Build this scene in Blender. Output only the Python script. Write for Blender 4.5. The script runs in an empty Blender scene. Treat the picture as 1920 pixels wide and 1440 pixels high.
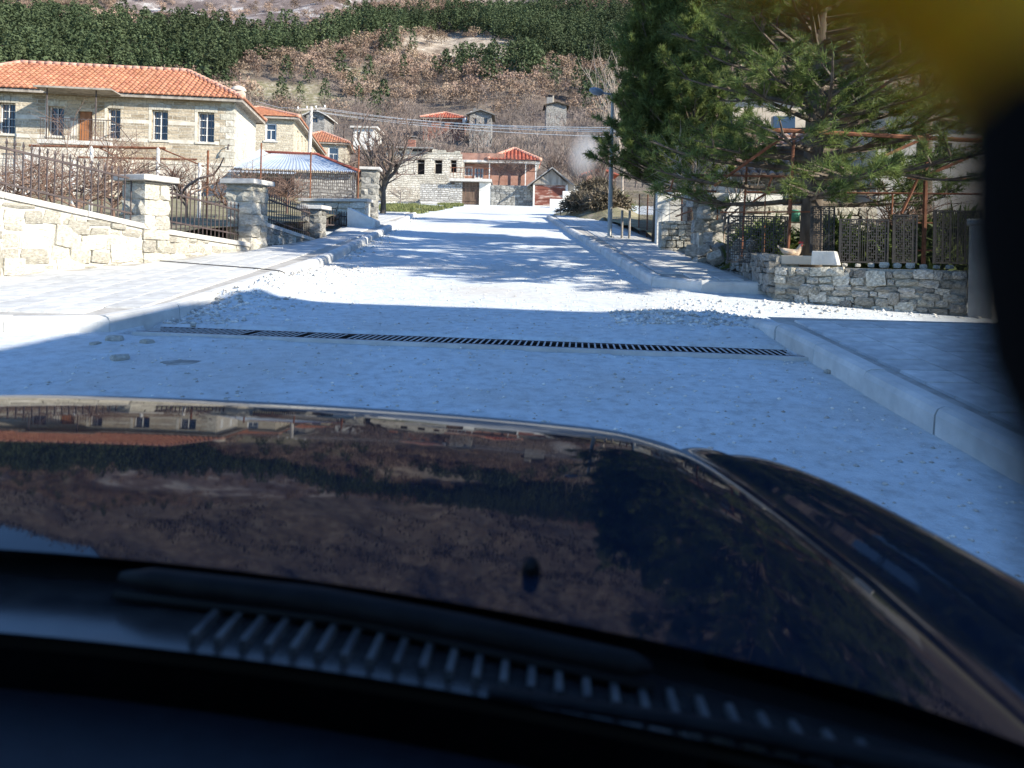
import bpy, bmesh, math, random
import numpy as np
from mathutils import Vector, Matrix, Quaternion, noise as mnoise

random.seed(7)
rng = np.random.default_rng(11)
R = math.radians
scene = bpy.context.scene
COL = scene.collection

# ------------------------------------------------------------------ camera
EYE = 1.55            # eye height above the road
FPX = 1500.0          # focal length in pixels of a 1920 px wide picture
CX, CY = 960.0, 480.0 # where the level line of sight meets the picture
ROLL = R(1.2)
SLOPE = 0.0867        # the street climbs away from the car
cam_d = bpy.data.cameras.new('camera')
cam = bpy.data.objects.new('camera', cam_d)
COL.objects.link(cam)
cam_d.sensor_width = 36.0
cam_d.lens = FPX / 1920.0 * 36.0
cam_d.shift_y = -(720.0 - CY) / 1920.0
cam_d.clip_start = 0.01
cam_d.clip_end = 6000.0
cam_d.dof.use_dof = True
cam_d.dof.focus_distance = 16.0
cam_d.dof.aperture_fstop = 28.1 / 5.2
cam.matrix_world = Matrix.Translation((0, 0, EYE)) @ Matrix.Rotation(R(90), 4, 'X') @ Matrix.Rotation(ROLL, 4, 'Z')
scene.camera = cam

# ------------------------------------------------------------------ light
SUN_EL, SUN_AZ = R(28), R(62)      # azimuth from straight behind the camera towards the right
SUN = Vector((math.sin(SUN_AZ) * math.cos(SUN_EL), -math.cos(SUN_AZ) * math.cos(SUN_EL), math.sin(SUN_EL)))
world = bpy.data.worlds.new('World')
scene.world = world
world.use_nodes = True
wt = world.node_tree
bg = wt.nodes['Background']
sky = wt.nodes.new('ShaderNodeTexSky')
sky.sky_type = 'NISHITA'
sky.sun_disc = False
sky.sun_elevation = SUN_EL
sky.sun_rotation = math.atan2(SUN.x, SUN.y)
sky.altitude = 900
sky.air_density = 1.0
sky.dust_density = 0.0
sky.ozone_density = 6.5
wt.links.new(sky.outputs[0], bg.inputs[0])
bg.inputs[1].default_value = 0.15
sl = bpy.data.lights.new('sun', 'SUN')
sl.energy = 5.0
sl.angle = R(0.53)
sl.color = (1.0, 0.91, 0.78)
so = bpy.data.objects.new('sun', sl)
COL.objects.link(so)
so.rotation_euler = SUN.to_track_quat('Z', 'Y').to_euler()
so.location = (30, -20, 40)
scene.view_settings.view_transform = 'Standard'
scene.view_settings.look = 'None'
scene.view_settings.gamma = 1.0
scene.view_settings.exposure = 1.0
scene.render.engine = 'CYCLES'
scene.cycles.use_denoising = True
scene.cycles.max_bounces = 8
scene.cycles.transparent_max_bounces = 12
scene.cycles.volume_bounces = 1
scene.cycles.caustics_reflective = False
scene.cycles.caustics_refractive = False

# ------------------------------------------------------------------ helpers
def pix(x, y):
    dx, dy = x - CX, CY - y
    c, s = math.cos(ROLL), math.sin(ROLL)
    return (dx * c - dy * s) / FPX, (dx * s + dy * c) / FPX
def P(x, y, Y):
    """point at distance Y seen at pixel x, y"""
    a, b = pix(x, y)
    return Vector((a * Y, Y, EYE + b * Y))
def G(x, y, h=0.0):
    """point on the climbing street plane (plus h) seen at pixel x, y"""
    a, b = pix(x, y)
    Y = (EYE - h) / (SLOPE - b)
    return Vector((a * Y, Y, SLOPE * Y + h))
def rz(y):
    return SLOPE * y

def tag(o, label, cat, group=None, kind=None):
    if label: o['label'] = label
    if cat: o['category'] = cat
    if group: o['group'] = group
    if kind: o['kind'] = kind
    return o
def empty(name, loc=(0, 0, 0), rot=0.0, label=None, cat=None, group=None):
    o = bpy.data.objects.new(name, None)
    COL.objects.link(o)
    o.location = loc
    o.rotation_euler = (0, 0, rot)
    o.empty_display_size = 0.2
    tag(o, label, cat, group)
    return o
def link(name, mesh, parent=None, loc=None, rot=None, scale=None):
    o = bpy.data.objects.new(name, mesh)
    COL.objects.link(o)
    if parent is not None: o.parent = parent
    if loc is not None: o.location = loc
    if rot is not None: o.rotation_euler = rot
    if scale is not None: o.scale = scale
    return o
def copy_tree(root, loc, rot=None, scale=None):
    r = root.copy(); COL.objects.link(r)
    r.location = loc
    if rot is not None: r.rotation_euler = rot
    if scale is not None: r.scale = scale
    for ch in root.children:
        c = ch.copy(); COL.objects.link(c); c.parent = r
        for g in ch.children:
            d = g.copy(); COL.objects.link(d); d.parent = c
    return r

class MB:
    def __init__(s):
        s.v, s.f = [], []
    def add(s, vs, fs):
        n = len(s.v)
        s.v += [tuple(q) for q in vs]
        s.f += [tuple(i + n for i in f) for f in fs]
        return s
    def hexa(s, p):
        return s.add(p, [(0, 3, 2, 1), (4, 5, 6, 7), (0, 1, 5, 4), (1, 2, 6, 5), (2, 3, 7, 6), (3, 0, 4, 7)])
    def box(s, x0, x1, y0, y1, z0, z1):
        return s.hexa([(x0, y0, z0), (x1, y0, z0), (x1, y1, z0), (x0, y1, z0), (x0, y0, z1), (x1, y0, z1), (x1, y1, z1), (x0, y1, z1)])
    def bar(s, a, b, w, h=None, up=(0, 0, 1)):
        a, b = Vector(a), Vector(b); h = h or w
        d = (b - a).normalized(); u = Vector(up)
        if abs(d.dot(u)) > 0.98: u = Vector((0, 1, 0))
        r = d.cross(u).normalized() * (w / 2); t = r.cross(d).normalized() * (h / 2)
        return s.hexa([a - r - t, b - r - t, b + r - t, a + r - t, a - r + t, b - r + t, b + r + t, a + r + t])
    def tube(s, pts, rad, n=6, cap=True):
        pts = [Vector(p) for p in pts]; m = len(pts)
        if not hasattr(rad, '__len__'): rad = [rad] * m
        base = len(s.v); ref = Vector((0.31, 0.17, 0.93)); prev = None
        for i, p in enumerate(pts):
            d = (pts[min(i + 1, m - 1)] - pts[max(i - 1, 0)])
            d = d.normalized() if d.length > 1e-9 else Vector((0, 0, 1))
            if prev is None:
                u = d.cross(ref)
                if u.length < 1e-3: u = d.cross(Vector((1, 0, 0)))
                u.normalize()
            else:
                u = (prev - d * prev.dot(d)).normalized()
            prev = u; w = d.cross(u)
            for k in range(n):
                a = 2 * math.pi * k / n
                s.v.append(tuple(p + (u * math.cos(a) + w * math.sin(a)) * rad[i]))
        for i in range(m - 1):
            for k in range(n):
                a, b = base + i * n + k, base + i * n + (k + 1) % n
                s.f.append((a, b, b + n, a + n))
        if cap:
            s.f.append(tuple(base + k for k in range(n))[::-1]); s.f.append(tuple(base + (m - 1) * n + k for k in range(n)))
        return s
    def prism(s, poly, z0, z1):
        n = len(poly)
        vs = [(x, y, z0) for x, y in poly] + [(x, y, z1) for x, y in poly]
        fs = [tuple(range(n))[::-1], tuple(range(n, 2 * n))] + [(i, (i + 1) % n, n + (i + 1) % n, n + i) for i in range(n)]
        return s.add(vs, fs)
    def extrude(s, prof, a, b):
        """profile of 3D points moved along vector list a -> b"""
        n = len(prof); a, b = Vector(a), Vector(b)
        vs = [Vector(p) + a for p in prof] + [Vector(p) + b for p in prof]
        return s.add(vs, [tuple(range(n))[::-1], tuple(range(n, 2 * n))] + [(i, (i + 1) % n, n + (i + 1) % n, n + i) for i in range(n)])
    def mesh(s, name, mat, smooth=False):
        me = bpy.data.meshes.new(name)
        me.from_pydata(s.v, [], s.f); me.update()
        if mat is not None: me.materials.append(mat)
        if smooth: me.polygons.foreach_set('use_smooth', [True] * len(me.polygons))
        return me
    def build(s, name, mat, parent=None, smooth=False, bevel=0.0):
        o = link(name, s.mesh(name, mat, smooth), parent)
        if bevel:
            m = o.modifiers.new('bevel', 'BEVEL'); m.width = bevel; m.segments = 2; m.limit_method = 'ANGLE'
        return o

def np_mesh(name, V, F, mat, tint=None, smooth=False):
    """triangle or quad soup from numpy arrays"""
    me = bpy.data.meshes.new(name)
    V = np.asarray(V, np.float32); F = np.asarray(F, np.int32)
    k = F.shape[1]
    me.vertices.add(len(V)); me.vertices.foreach_set('co', V.ravel())
    me.loops.add(F.size); me.loops.foreach_set('vertex_index', F.ravel())
    me.polygons.add(len(F)); me.polygons.foreach_set('loop_start', np.arange(len(F), dtype=np.int32) * k)
    me.polygons.foreach_set('loop_total', np.full(len(F), k, np.int32))
    if smooth: me.polygons.foreach_set('use_smooth', np.ones(len(F), bool))
    if tint is not None:
        at = me.attributes.new('tint', 'FLOAT', 'POINT'); at.data.foreach_set('value', np.asarray(tint, np.float32))
    me.update(calc_edges=True)
    if mat is not None: me.materials.append(mat)
    return me

# ------------------------------------------------------------------ materials
def mat(name, c1, c2=None, rough=0.85, scale=3.0, detail=6.0, bump=0.0, bscale=None, c3=None, objvar=0.0, metal=0.0, spec=0.4, tint=False, coat=0.0, space='Object', sharp=0.5, transl=0.0, stretch=None):
    m = bpy.data.materials.new(name); m.use_nodes = True
    t = m.node_tree; N = t.nodes; L = t.links
    b = N['Principled BSDF']
    b.inputs['Roughness'].default_value = rough; b.inputs['Metallic'].default_value = metal
    b.inputs['Specular IOR Level'].default_value = spec; b.inputs['Coat Weight'].default_value = coat
    b.inputs['Coat Roughness'].default_value = 0.02
    tc = N.new('ShaderNodeTexCoord')
    vec = tc.outputs[space]
    if stretch:
        mp = N.new('ShaderNodeMapping'); mp.inputs['Scale'].default_value = stretch
        L.new(vec, mp.inputs[0]); vec = mp.outputs[0]
    col = None
    if c2 is not None:
        nz = N.new('ShaderNodeTexNoise'); nz.inputs['Scale'].default_value = scale; nz.inputs['Detail'].default_value = detail; nz.inputs['Roughness'].default_value = 0.62
        L.new(vec, nz.inputs[0])
        rp = N.new('ShaderNodeValToRGB'); L.new(nz.outputs[0], rp.inputs[0])
        e = rp.color_ramp.elements
        lo, hi = 0.5 - 0.3 * sharp, 0.5 + 0.3 * sharp
        e[0].position = lo; e[0].color = (*c1, 1); e[1].position = hi; e[1].color = (*c2, 1)
        if c3 is not None:
            q = e.new(0.5); q.color = (*c3, 1)
        col = rp.outputs[0]
    else:
        rgb = N.new('ShaderNodeRGB'); rgb.outputs[0].default_value = (*c1, 1); col = rgb.outputs[0]
    if objvar or tint:
        hv = N.new('ShaderNodeHueSaturation'); L.new(col, hv.inputs['Color'])
        if tint:
            src = N.new('ShaderNodeAttribute'); src.attribute_name = 'tint'; so_ = src.outputs['Fac']; amt = tint
        else:
            src = N.new('ShaderNodeObjectInfo'); so_ = src.outputs['Random']; amt = objvar
        mr = N.new('ShaderNodeMapRange'); L.new(so_, mr.inputs[0]); mr.inputs[3].default_value = 1 - amt; mr.inputs[4].default_value = 1 + amt
        L.new(mr.outputs[0], hv.inputs['Value'])
        m2 = N.new('ShaderNodeMath'); m2.operation = 'MULTIPLY'; L.new(so_, m2.inputs[0]); m2.inputs[1].default_value = 7.31
        m3 = N.new('ShaderNodeMath'); m3.operation = 'FRACT'; L.new(m2.outputs[0], m3.inputs[0])
        mr2 = N.new('ShaderNodeMapRange'); L.new(m3.outputs[0], mr2.inputs[0]); mr2.inputs[3].default_value = 0.5 - 0.012 * min(1, amt * 2); mr2.inputs[4].default_value = 0.5 + 0.016 * min(1, amt * 2)
        L.new(mr2.outputs[0], hv.inputs['Hue'])
        col = hv.outputs[0]
    L.new(col, b.inputs['Base Color'])
    if transl:
        tr = N.new('ShaderNodeBsdfTranslucent'); L.new(col, tr.inputs[0])
        ms = N.new('ShaderNodeMixShader'); ms.inputs[0].default_value = transl
        L.new(b.outputs[0], ms.inputs[1]); L.new(tr.outputs[0], ms.inputs[2]); L.new(ms.outputs[0], N['Material Output'].inputs[0])
    if bump:
        n2 = N.new('ShaderNodeTexNoise'); n2.inputs['Scale'].default_value = bscale or scale * 4; n2.inputs['Detail'].default_value = 8; n2.inputs['Roughness'].default_value = 0.65
        L.new(vec, n2.inputs[0])
        bp = N.new('ShaderNodeBump'); bp.inputs['Strength'].default_value = 0.9; bp.inputs['Distance'].default_value = bump
        L.new(n2.outputs[0], bp.inputs['Height']); L.new(bp.outputs[0], b.inputs['Normal'])
    return m

def masonry(name, ca, cb, mortar, bw=0.42, bh=0.15, patch=None, bumpd=0.03, msize=0.012, distort=0.05, patch_amt=0.5):
    """coursed stonework on upright walls of an object whose axes follow the walls"""
    m = bpy.data.materials.new(name); m.use_nodes = True
    t = m.node_tree; N = t.nodes; L = t.links; b = N['Principled BSDF']
    b.inputs['Roughness'].default_value = 0.9; b.inputs['Specular IOR Level'].default_value = 0.25
    tc = N.new('ShaderNodeTexCoord'); sp = N.new('ShaderNodeSeparateXYZ'); L.new(tc.outputs['Object'], sp.inputs[0])
    ad = N.new('ShaderNodeMath'); L.new(sp.outputs[0], ad.inputs[0]); L.new(sp.outputs[1], ad.inputs[1])
    cb_ = N.new('ShaderNodeCombineXYZ'); L.new(ad.outputs[0], cb_.inputs[0]); L.new(sp.outputs[2], cb_.inputs[1])
    dn = N.new('ShaderNodeTexNoise'); dn.inputs['Scale'].default_value = 1.7; dn.inputs['Detail'].default_value = 3; L.new(cb_.outputs[0], dn.inputs[0])
    vs = N.new('ShaderNodeVectorMath'); vs.operation = 'SCALE'; L.new(dn.outputs['Color'], vs.inputs[0]); vs.inputs['Scale'].default_value = distort * 2
    va = N.new('ShaderNodeVectorMath'); L.new(cb_.outputs[0], va.inputs[0]); L.new(vs.outputs[0], va.inputs[1])
    br = N.new('ShaderNodeTexBrick'); L.new(va.outputs[0], br.inputs[0])
    br.inputs['Scale'].default_value = 1.0; br.inputs['Brick Width'].default_value = bw; br.inputs['Row Height'].default_value = bh
    br.inputs['Mortar Size'].default_value = msize; br.inputs['Mortar Smooth'].default_value = 0.4; br.inputs['Bias'].default_value = 0.0
    br.inputs['Color1'].default_value = (*ca, 1); br.inputs['Color2'].default_value = (*cb, 1); br.inputs['Mortar'].default_value = (*mortar, 1)
    br.squash = 1.6; br.squash_frequency = 3; br.offset = 0.43
    n2 = N.new('ShaderNodeTexNoise'); n2.inputs['Scale'].default_value = 0.9; n2.inputs['Detail'].default_value = 7; L.new(cb_.outputs[0], n2.inputs[0])
    rp = N.new('ShaderNodeValToRGB'); L.new(n2.outputs[0], rp.inputs[0]); rp.color_ramp.elements[0].position = 0.42; rp.color_ramp.elements[1].position = 0.62
    mx = N.new('ShaderNodeMixRGB'); mu = N.new('ShaderNodeMath'); mu.operation = 'MULTIPLY'; L.new(rp.outputs[0], mu.inputs[0]); mu.inputs[1].default_value = patch_amt
    L.new(mu.outputs[0], mx.inputs[0]); L.new(br.outputs[0], mx.inputs[1]); mx.inputs[2].default_value = (*(patch or mortar), 1)
    n3 = N.new('ShaderNodeTexNoise'); n3.inputs['Scale'].default_value = 11; n3.inputs['Detail'].default_value = 6; L.new(cb_.outputs[0], n3.inputs[0])
    mr = N.new('ShaderNodeMapRange'); L.new(n3.outputs[0], mr.inputs[0]); mr.inputs[1].default_value = 0.3; mr.inputs[2].default_value = 0.7; mr.inputs[3].default_value = 0.7; mr.inputs[4].default_value = 1.22
    hv = N.new('ShaderNodeHueSaturation'); L.new(mx.outputs[0], hv.inputs['Color']); L.new(mr.outputs[0], hv.inputs['Value'])
    L.new(hv.outputs[0], b.inputs['Base Color'])
    s1 = N.new('ShaderNodeMath'); s1.operation = 'SUBTRACT'; s1.inputs[0].default_value = 1.0; L.new(br.outputs['Fac'], s1.inputs[1])
    s2 = N.new('ShaderNodeMath'); s2.operation = 'MULTIPLY_ADD'; L.new(n3.outputs[0], s2.inputs[0]); s2.inputs[1].default_value = 0.8; L.new(s1.outputs[0], s2.inputs[2])
    bp = N.new('ShaderNodeBump'); bp.inputs['Distance'].default_value = bumpd; bp.inputs['Strength'].default_value = 1.0
    L.new(s2.outputs[0], bp.inputs['Height']); L.new(bp.outputs[0], b.inputs['Normal'])
    return m

M = {}
M['gravel'] = mat('crushed_limestone', (0.45, 0.47, 0.47), (0.74, 0.78, 0.79), 0.95, 9.0, 14, 0.016, 42, c3=(0.63, 0.67, 0.68), sharp=0.8, space='Object', spec=0.2)
M['pebble'] = mat('pebble', (0.50, 0.48, 0.44), (0.74, 0.71, 0.66), 0.95, 2.0, 4, tint=0.35, spec=0.2)
M['dirt'] = mat('pale_earth', (0.45, 0.40, 0.33), (0.66, 0.62, 0.55), 0.95, 2.2, 10, 0.05, 14, c3=(0.56, 0.52, 0.45), spec=0.2)
M['concrete'] = mat('kerb_concrete', (0.50, 0.50, 0.48), (0.66, 0.65, 0.62), 0.85, 4.0, 10, 0.004, 60, objvar=0.07, spec=0.3)
M['paver'] = mat('paver', (0.44, 0.44, 0.43), (0.62, 0.62, 0.60), 0.85, 5.0, 8, 0.004, 50, objvar=0.12, spec=0.3)
M['paver_bed'] = mat('paver_bed', (0.33, 0.31, 0.28), (0.48, 0.46, 0.42), 0.95, 6, 6)
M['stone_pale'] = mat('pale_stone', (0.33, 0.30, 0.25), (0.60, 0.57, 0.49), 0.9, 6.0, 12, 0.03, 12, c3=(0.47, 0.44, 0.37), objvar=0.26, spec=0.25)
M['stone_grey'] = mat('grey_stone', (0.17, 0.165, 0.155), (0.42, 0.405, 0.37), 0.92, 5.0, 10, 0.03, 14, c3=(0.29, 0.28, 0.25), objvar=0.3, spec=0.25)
M['stone_rubble'] = mat('rubble_stone', (0.25, 0.225, 0.18), (0.66, 0.62, 0.54), 0.92, 7.0, 10, 0.03, 14, c3=(0.46, 0.425, 0.355), objvar=0.42, spec=0.25)
M['mortar'] = mat('lime_mortar', (0.42, 0.395, 0.34), (0.66, 0.63, 0.56), 0.95, 4.0, 10, 0.02, 20)
M['earth_mortar'] = mat('earth_mortar', (0.28, 0.255, 0.21), (0.60, 0.56, 0.48), 0.95, 6.0, 10, 0.04, 18)
M['capstone'] = mat('cap_concrete', (0.42, 0.40, 0.37), (0.60, 0.57, 0.52), 0.85, 5.0, 8, 0.006, 40, objvar=0.06)
M['iron'] = mat('wrought_iron', (0.045, 0.035, 0.035), (0.10, 0.075, 0.07), 0.6, 12.0, 6)
M['rust'] = mat('rusty_steel', (0.10, 0.035, 0.018), (0.25, 0.10, 0.05), 0.85, 8.0, 10, 0.003, 50)
M['blackmetal'] = mat('black_stamped_steel', (0.018, 0.018, 0.02), (0.05, 0.045, 0.042), 0.55, 10.0, 6)
M['wood'] = mat('grey_wood', (0.22, 0.19, 0.16), (0.40, 0.36, 0.31), 0.85, 4.0, 8, 0.006, 30, stretch=(1, 1, 0.15))
M['doorwood'] = mat('door_wood', (0.22, 0.085, 0.03), (0.36, 0.15, 0.06), 0.6, 5.0, 6, stretch=(1, 1, 0.2))
M['gatewood'] = mat('brown_gate', (0.085, 0.055, 0.038), (0.15, 0.10, 0.07), 0.7, 5.0, 6, stretch=(1, 1, 0.2))
M['garagedoor'] = mat('peeling_red_door', (0.15, 0.045, 0.03), (0.48, 0.36, 0.30), 0.75, 1.6, 9, c3=(0.20, 0.065, 0.042), sharp=0.42, stretch=(0.6, 1, 2.2))
M['whitepaint'] = mat('white_paint', (0.70, 0.69, 0.66), (0.80, 0.79, 0.76), 0.6, 5, 5)
M['whitewall'] = mat('whitewash', (0.55, 0.53, 0.48), (0.78, 0.76, 0.71), 0.9, 1.6, 9, 0.008, 20)
M['band'] = mat('plaster_band', (0.46, 0.42, 0.35), (0.66, 0.62, 0.54), 0.9, 3.0, 8, 0.005, 25)
M['cream'] = mat('cream_plaster', (0.42, 0.36, 0.28), (0.60, 0.53, 0.43), 0.9, 1.3, 8, 0.005, 25)
M['pink'] = mat('faded_brick_plaster', (0.28, 0.14, 0.10), (0.42, 0.24, 0.18), 0.9, 2.0, 8, 0.006, 25)
M['brick'] = masonry('red_brick', (0.33, 0.13, 0.085), (0.25, 0.09, 0.06), (0.42, 0.36, 0.31), 0.22, 0.08, (0.3, 0.2, 0.16), 0.01, 0.008, 0.004, 0.25)
M['glass'] = mat('dark_pane', (0.03, 0.045, 0.07), None, 0.06, spec=0.7)
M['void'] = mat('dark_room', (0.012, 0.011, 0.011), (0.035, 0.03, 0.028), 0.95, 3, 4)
M['tile'] = mat('orange_roof_tile', (0.34, 0.14, 0.08), (0.50, 0.25, 0.15), 0.85, 2.2, 12, 0.006, 30, c3=(0.43, 0.19, 0.11), tint=0.16)
M['tile_red'] = mat('red_roof_tile', (0.38, 0.10, 0.06), (0.52, 0.17, 0.10), 0.8, 1.2, 10, c3=(0.46, 0.13, 0.08), tint=0.16)
M['tile_old'] = mat('old_pink_roof_tile', (0.30, 0.19, 0.15), (0.50, 0.36, 0.29), 0.85, 1.5, 10, c3=(0.40, 0.27, 0.21), tint=0.22)
M['tile_edge'] = mat('ridge_tile', (0.46, 0.21, 0.14), (0.60, 0.35, 0.27), 0.85, 2.5, 8, c3=(0.52, 0.29, 0.21))
M['slate'] = mat('slate_slab', (0.13, 0.125, 0.12), (0.26, 0.25, 0.24), 0.85, 4.0, 8, 0.01, 20, objvar=0.2)
M['tin'] = mat('galvanised_sheet', (0.42, 0.48, 0.54), (0.58, 0.64, 0.70), 0.42, 1.2, 7, metal=0.25, spec=0.5)
M['house_stone'] = masonry('coursed_house_stone', (0.24, 0.19, 0.13), (0.50, 0.42, 0.31), (0.56, 0.52, 0.44), 0.62, 0.17, (0.62, 0.56, 0.46), 0.03, 0.016, 0.035, 0.30)
M['house_rubble'] = masonry('pale_rubble_wall', (0.50, 0.45, 0.37), (0.66, 0.61, 0.52), (0.62, 0.58, 0.50), 0.36, 0.18, (0.74, 0.70, 0.62), 0.03, 0.02, 0.16, 0.6)
M['far_stone'] = masonry('yellowish_house_stone', (0.36, 0.30, 0.21), (0.56, 0.49, 0.37), (0.60, 0.55, 0.45), 0.34, 0.16, (0.60, 0.54, 0.43), 0.03, 0.02, 0.14, 0.35)
M['ruin_stone'] = masonry('ruin_stone', (0.40, 0.365, 0.30), (0.70, 0.66, 0.57), (0.32, 0.29, 0.24), 0.40, 0.19, (0.70, 0.65, 0.55), 0.06, 0.025, 0.15, 0.65)
M['grey_rubble'] = masonry('grey_rubble', (0.22, 0.21, 0.20), (0.50, 0.48, 0.45), (0.17, 0.16, 0.15), 0.30, 0.15, (0.42, 0.41, 0.38), 0.04, 0.03, 0.13, 0.3)
M['white_rubble'] = masonry('whitewashed_rubble', (0.58, 0.57, 0.53), (0.74, 0.73, 0.69), (0.46, 0.44, 0.40), 0.34, 0.15, (0.76, 0.75, 0.71), 0.03, 0.02, 0.12, 0.4)
M['pale_grey_rubble'] = masonry('pale_grey_rubble', (0.34, 0.33, 0.31), (0.64, 0.62, 0.58), (0.24, 0.225, 0.20), 0.32, 0.17, (0.60, 0.58, 0.54), 0.05, 0.03, 0.13, 0.35)
M['bark'] = mat('bark', (0.055, 0.04, 0.03), (0.16, 0.13, 0.10), 0.95, 6.0, 10, 0.02, 18, stretch=(1, 1, 0.35))
M['bark_grey'] = mat('grey_bark', (0.10, 0.085, 0.075), (0.23, 0.20, 0.175), 0.95, 5.0, 8, 0.012, 18)
M['twig'] = mat('twig', (0.12, 0.085, 0.07), (0.20, 0.15, 0.125), 0.95, 0.8, 3)
M['twig_pale'] = mat('pale_twig', (0.25, 0.20, 0.16), (0.40, 0.34, 0.28), 0.95, 0.8, 3)
M['vine'] = mat('vine_twig', (0.13, 0.075, 0.055), (0.27, 0.19, 0.15), 0.95, 1.2, 3)
M['needle'] = mat('pine_needle', (0.095, 0.135, 0.042), (0.190, 0.235, 0.070), 0.6, 0.9, 3, tint=0.4, spec=0.3, transl=0.45)
M['needle_lit'] = mat('yellow_green_needle', (0.045, 0.085, 0.014), (0.125, 0.175, 0.032), 0.6, 0.9, 3, tint=0.35, spec=0.3, transl=0.3)
M['forest'] = mat('forest_pine', (0.054, 0.074, 0.036), (0.088, 0.114, 0.056), 0.8, 0.06, 4, tint=0.3, spec=0.15, transl=0.15)
M['oak'] = mat('russet_oak', (0.235, 0.163, 0.118), (0.345, 0.255, 0.195), 0.9, 0.05, 4, tint=0.45, spec=0.1, transl=0.15)
M['baregrey'] = mat('bare_wood_haze', (0.17, 0.135, 0.12), (0.27, 0.215, 0.185), 0.95, 0.06, 4, tint=0.4, spec=0.1)
M['scrub'] = mat('mountain_scrub', (0.055, 0.048, 0.036), (0.10, 0.085, 0.065), 0.95, 0.02, 4, tint=0.4, spec=0.1)
M['grass'] = mat('grass_blade', (0.10, 0.13, 0.04), (0.24, 0.24, 0.10), 0.8, 2, 4, tint=0.4, spec=0.2, transl=0.2)
M['bush'] = mat('dry_bush', (0.10, 0.085, 0.06), (0.19, 0.155, 0.115), 0.9, 2, 4, tint=0.4, spec=0.1)
M['marble'] = mat('white_block', (0.50, 0.48, 0.43), (0.66, 0.64, 0.59), 0.8, 3, 8, 0.006, 30)
M['pole'] = mat('weathered_pole', (0.40, 0.37, 0.33), (0.58, 0.55, 0.50), 0.9, 3.0, 8, stretch=(1, 1, 0.1))
M['lamp'] = mat('lamp_grey', (0.20, 0.25, 0.32), None, 0.4)
M['wire'] = mat('pale_cable', (0.75, 0.73, 0.70), None, 0.6)
M['cable'] = mat('dark_line', (0.06, 0.055, 0.05), None, 0.7)
M['plastic_green'] = mat('green_plastic', (0.05, 0.22, 0.14), (0.09, 0.30, 0.20), 0.5, 3, 3)

# tan dust in broad patches over the limestone gravel
_t = M['gravel'].node_tree; _n = _t.nodes; _b = _n['Principled BSDF']; _src = _b.inputs['Base Color'].links[0].from_socket
_tc = _n.new('ShaderNodeTexCoord'); _z = _n.new('ShaderNodeTexNoise'); _z.inputs['Scale'].default_value = 0.42; _z.inputs['Detail'].default_value = 9; _z.inputs['Roughness'].default_value = 0.65; _t.links.new(_tc.outputs['Object'], _z.inputs[0])
_r = _n.new('ShaderNodeMapRange'); _r.name = 'tan_fac'; _t.links.new(_z.outputs[0], _r.inputs[0]); _r.inputs[1].default_value = 0.46; _r.inputs[2].default_value = 0.68; _r.inputs[3].default_value = 0.0; _r.inputs[4].default_value = 0.55
_m = _n.new('ShaderNodeMixRGB'); _t.links.new(_r.outputs[0], _m.inputs[0]); _t.links.new(_src, _m.inputs[1]); _m.inputs[2].default_value = (0.56, 0.50, 0.43, 1); _t.links.new(_m.outputs[0], _b.inputs['Base Color'])

# ------------------------------------------------------------------ terrain
def vnoise(x, y, seed=0):
    x = np.asarray(x, float); y = np.asarray(y, float)
    xi, yi = np.floor(x).astype(np.int64), np.floor(y).astype(np.int64)
    xf, yf = x - xi, y - yi
    u, v = xf * xf * (3 - 2 * xf), yf * yf * (3 - 2 * yf)
    def h(a, b):
        n = (a * 374761393 + b * 668265263 + seed * 1442695041) & 0xffffffff
        n = ((n ^ (n >> 13)) * 1274126177) & 0xffffffff
        return ((n ^ (n >> 16)) & 0xffff) / 65535.0
    return (h(xi, yi) * (1 - u) + h(xi + 1, yi) * u) * (1 - v) + (h(xi, yi + 1) * (1 - u) + h(xi + 1, yi + 1) * u) * v
def fbm(x, y, seed=0, o=4):
    r, a = 0.0, 1.0
    for i in range(o):
        r = r + a * (vnoise(x * 2 ** i, y * 2 ** i, seed + i) - 0.5); a *= 0.5
    return r
TY = [-600, -120, 0, 78, 88, 100, 130, 180, 260, 340, 440, 540, 900, 1400, 1900, 2600]
TZ = [-30, -9.5, 0, 6.76, 9.0, 12.2, 20.5, 35.4, 61, 90, 129, 172, 385, 740, 1000, 1080]
def T(x, y):
    x = np.asarray(x, float); y = np.asarray(y, float)
    z = np.interp(y, TY, TZ)
    far = np.clip((y - 85) / 120, 0, 1)
    z = z + far * (fbm(x / 90, y / 90, 3, 4) * (6 + y * 0.045)) + np.clip((y - 80) / 25, 0, 1) * fbm(x / 14, y / 14, 9, 3) * 1.6
    az = x / np.maximum(y, 60)
    hi = np.clip((y - 700) / 700, 0, 1)
    z = z * (1 - hi * 0.40 * np.clip((-az - 0.30) / 0.4, 0, 1))
    side = np.clip((np.abs(x) - 30) / 60, 0, 1) * np.clip((y + 20) / 80, 0, 1) * np.clip((140 - y) / 60, 0, 1)
    z = z + side * 3.0
    near = np.clip((80 - y) / 4, 0, 1)
    return z - 0.10 * near
def proj(x, y, z):
    a, b = x / y, (z - EYE) / y
    c, s = math.cos(ROLL), math.sin(ROLL)
    return CX + FPX * (a * c + b * s), CY - FPX * (-a * s + b * c)
def inpoly(px, py, poly):
    r = np.zeros(np.shape(px), bool); n = len(poly)
    for i in range(n):
        x0, y0 = poly[i]; x1, y1 = poly[(i + 1) % n]
        c = ((y0 > py) != (y1 > py)) & (px < (x1 - x0) * (py - y0) / ((y1 - y0) if y1 != y0 else 1e-9) + x0)
        r ^= c
    return r
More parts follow.
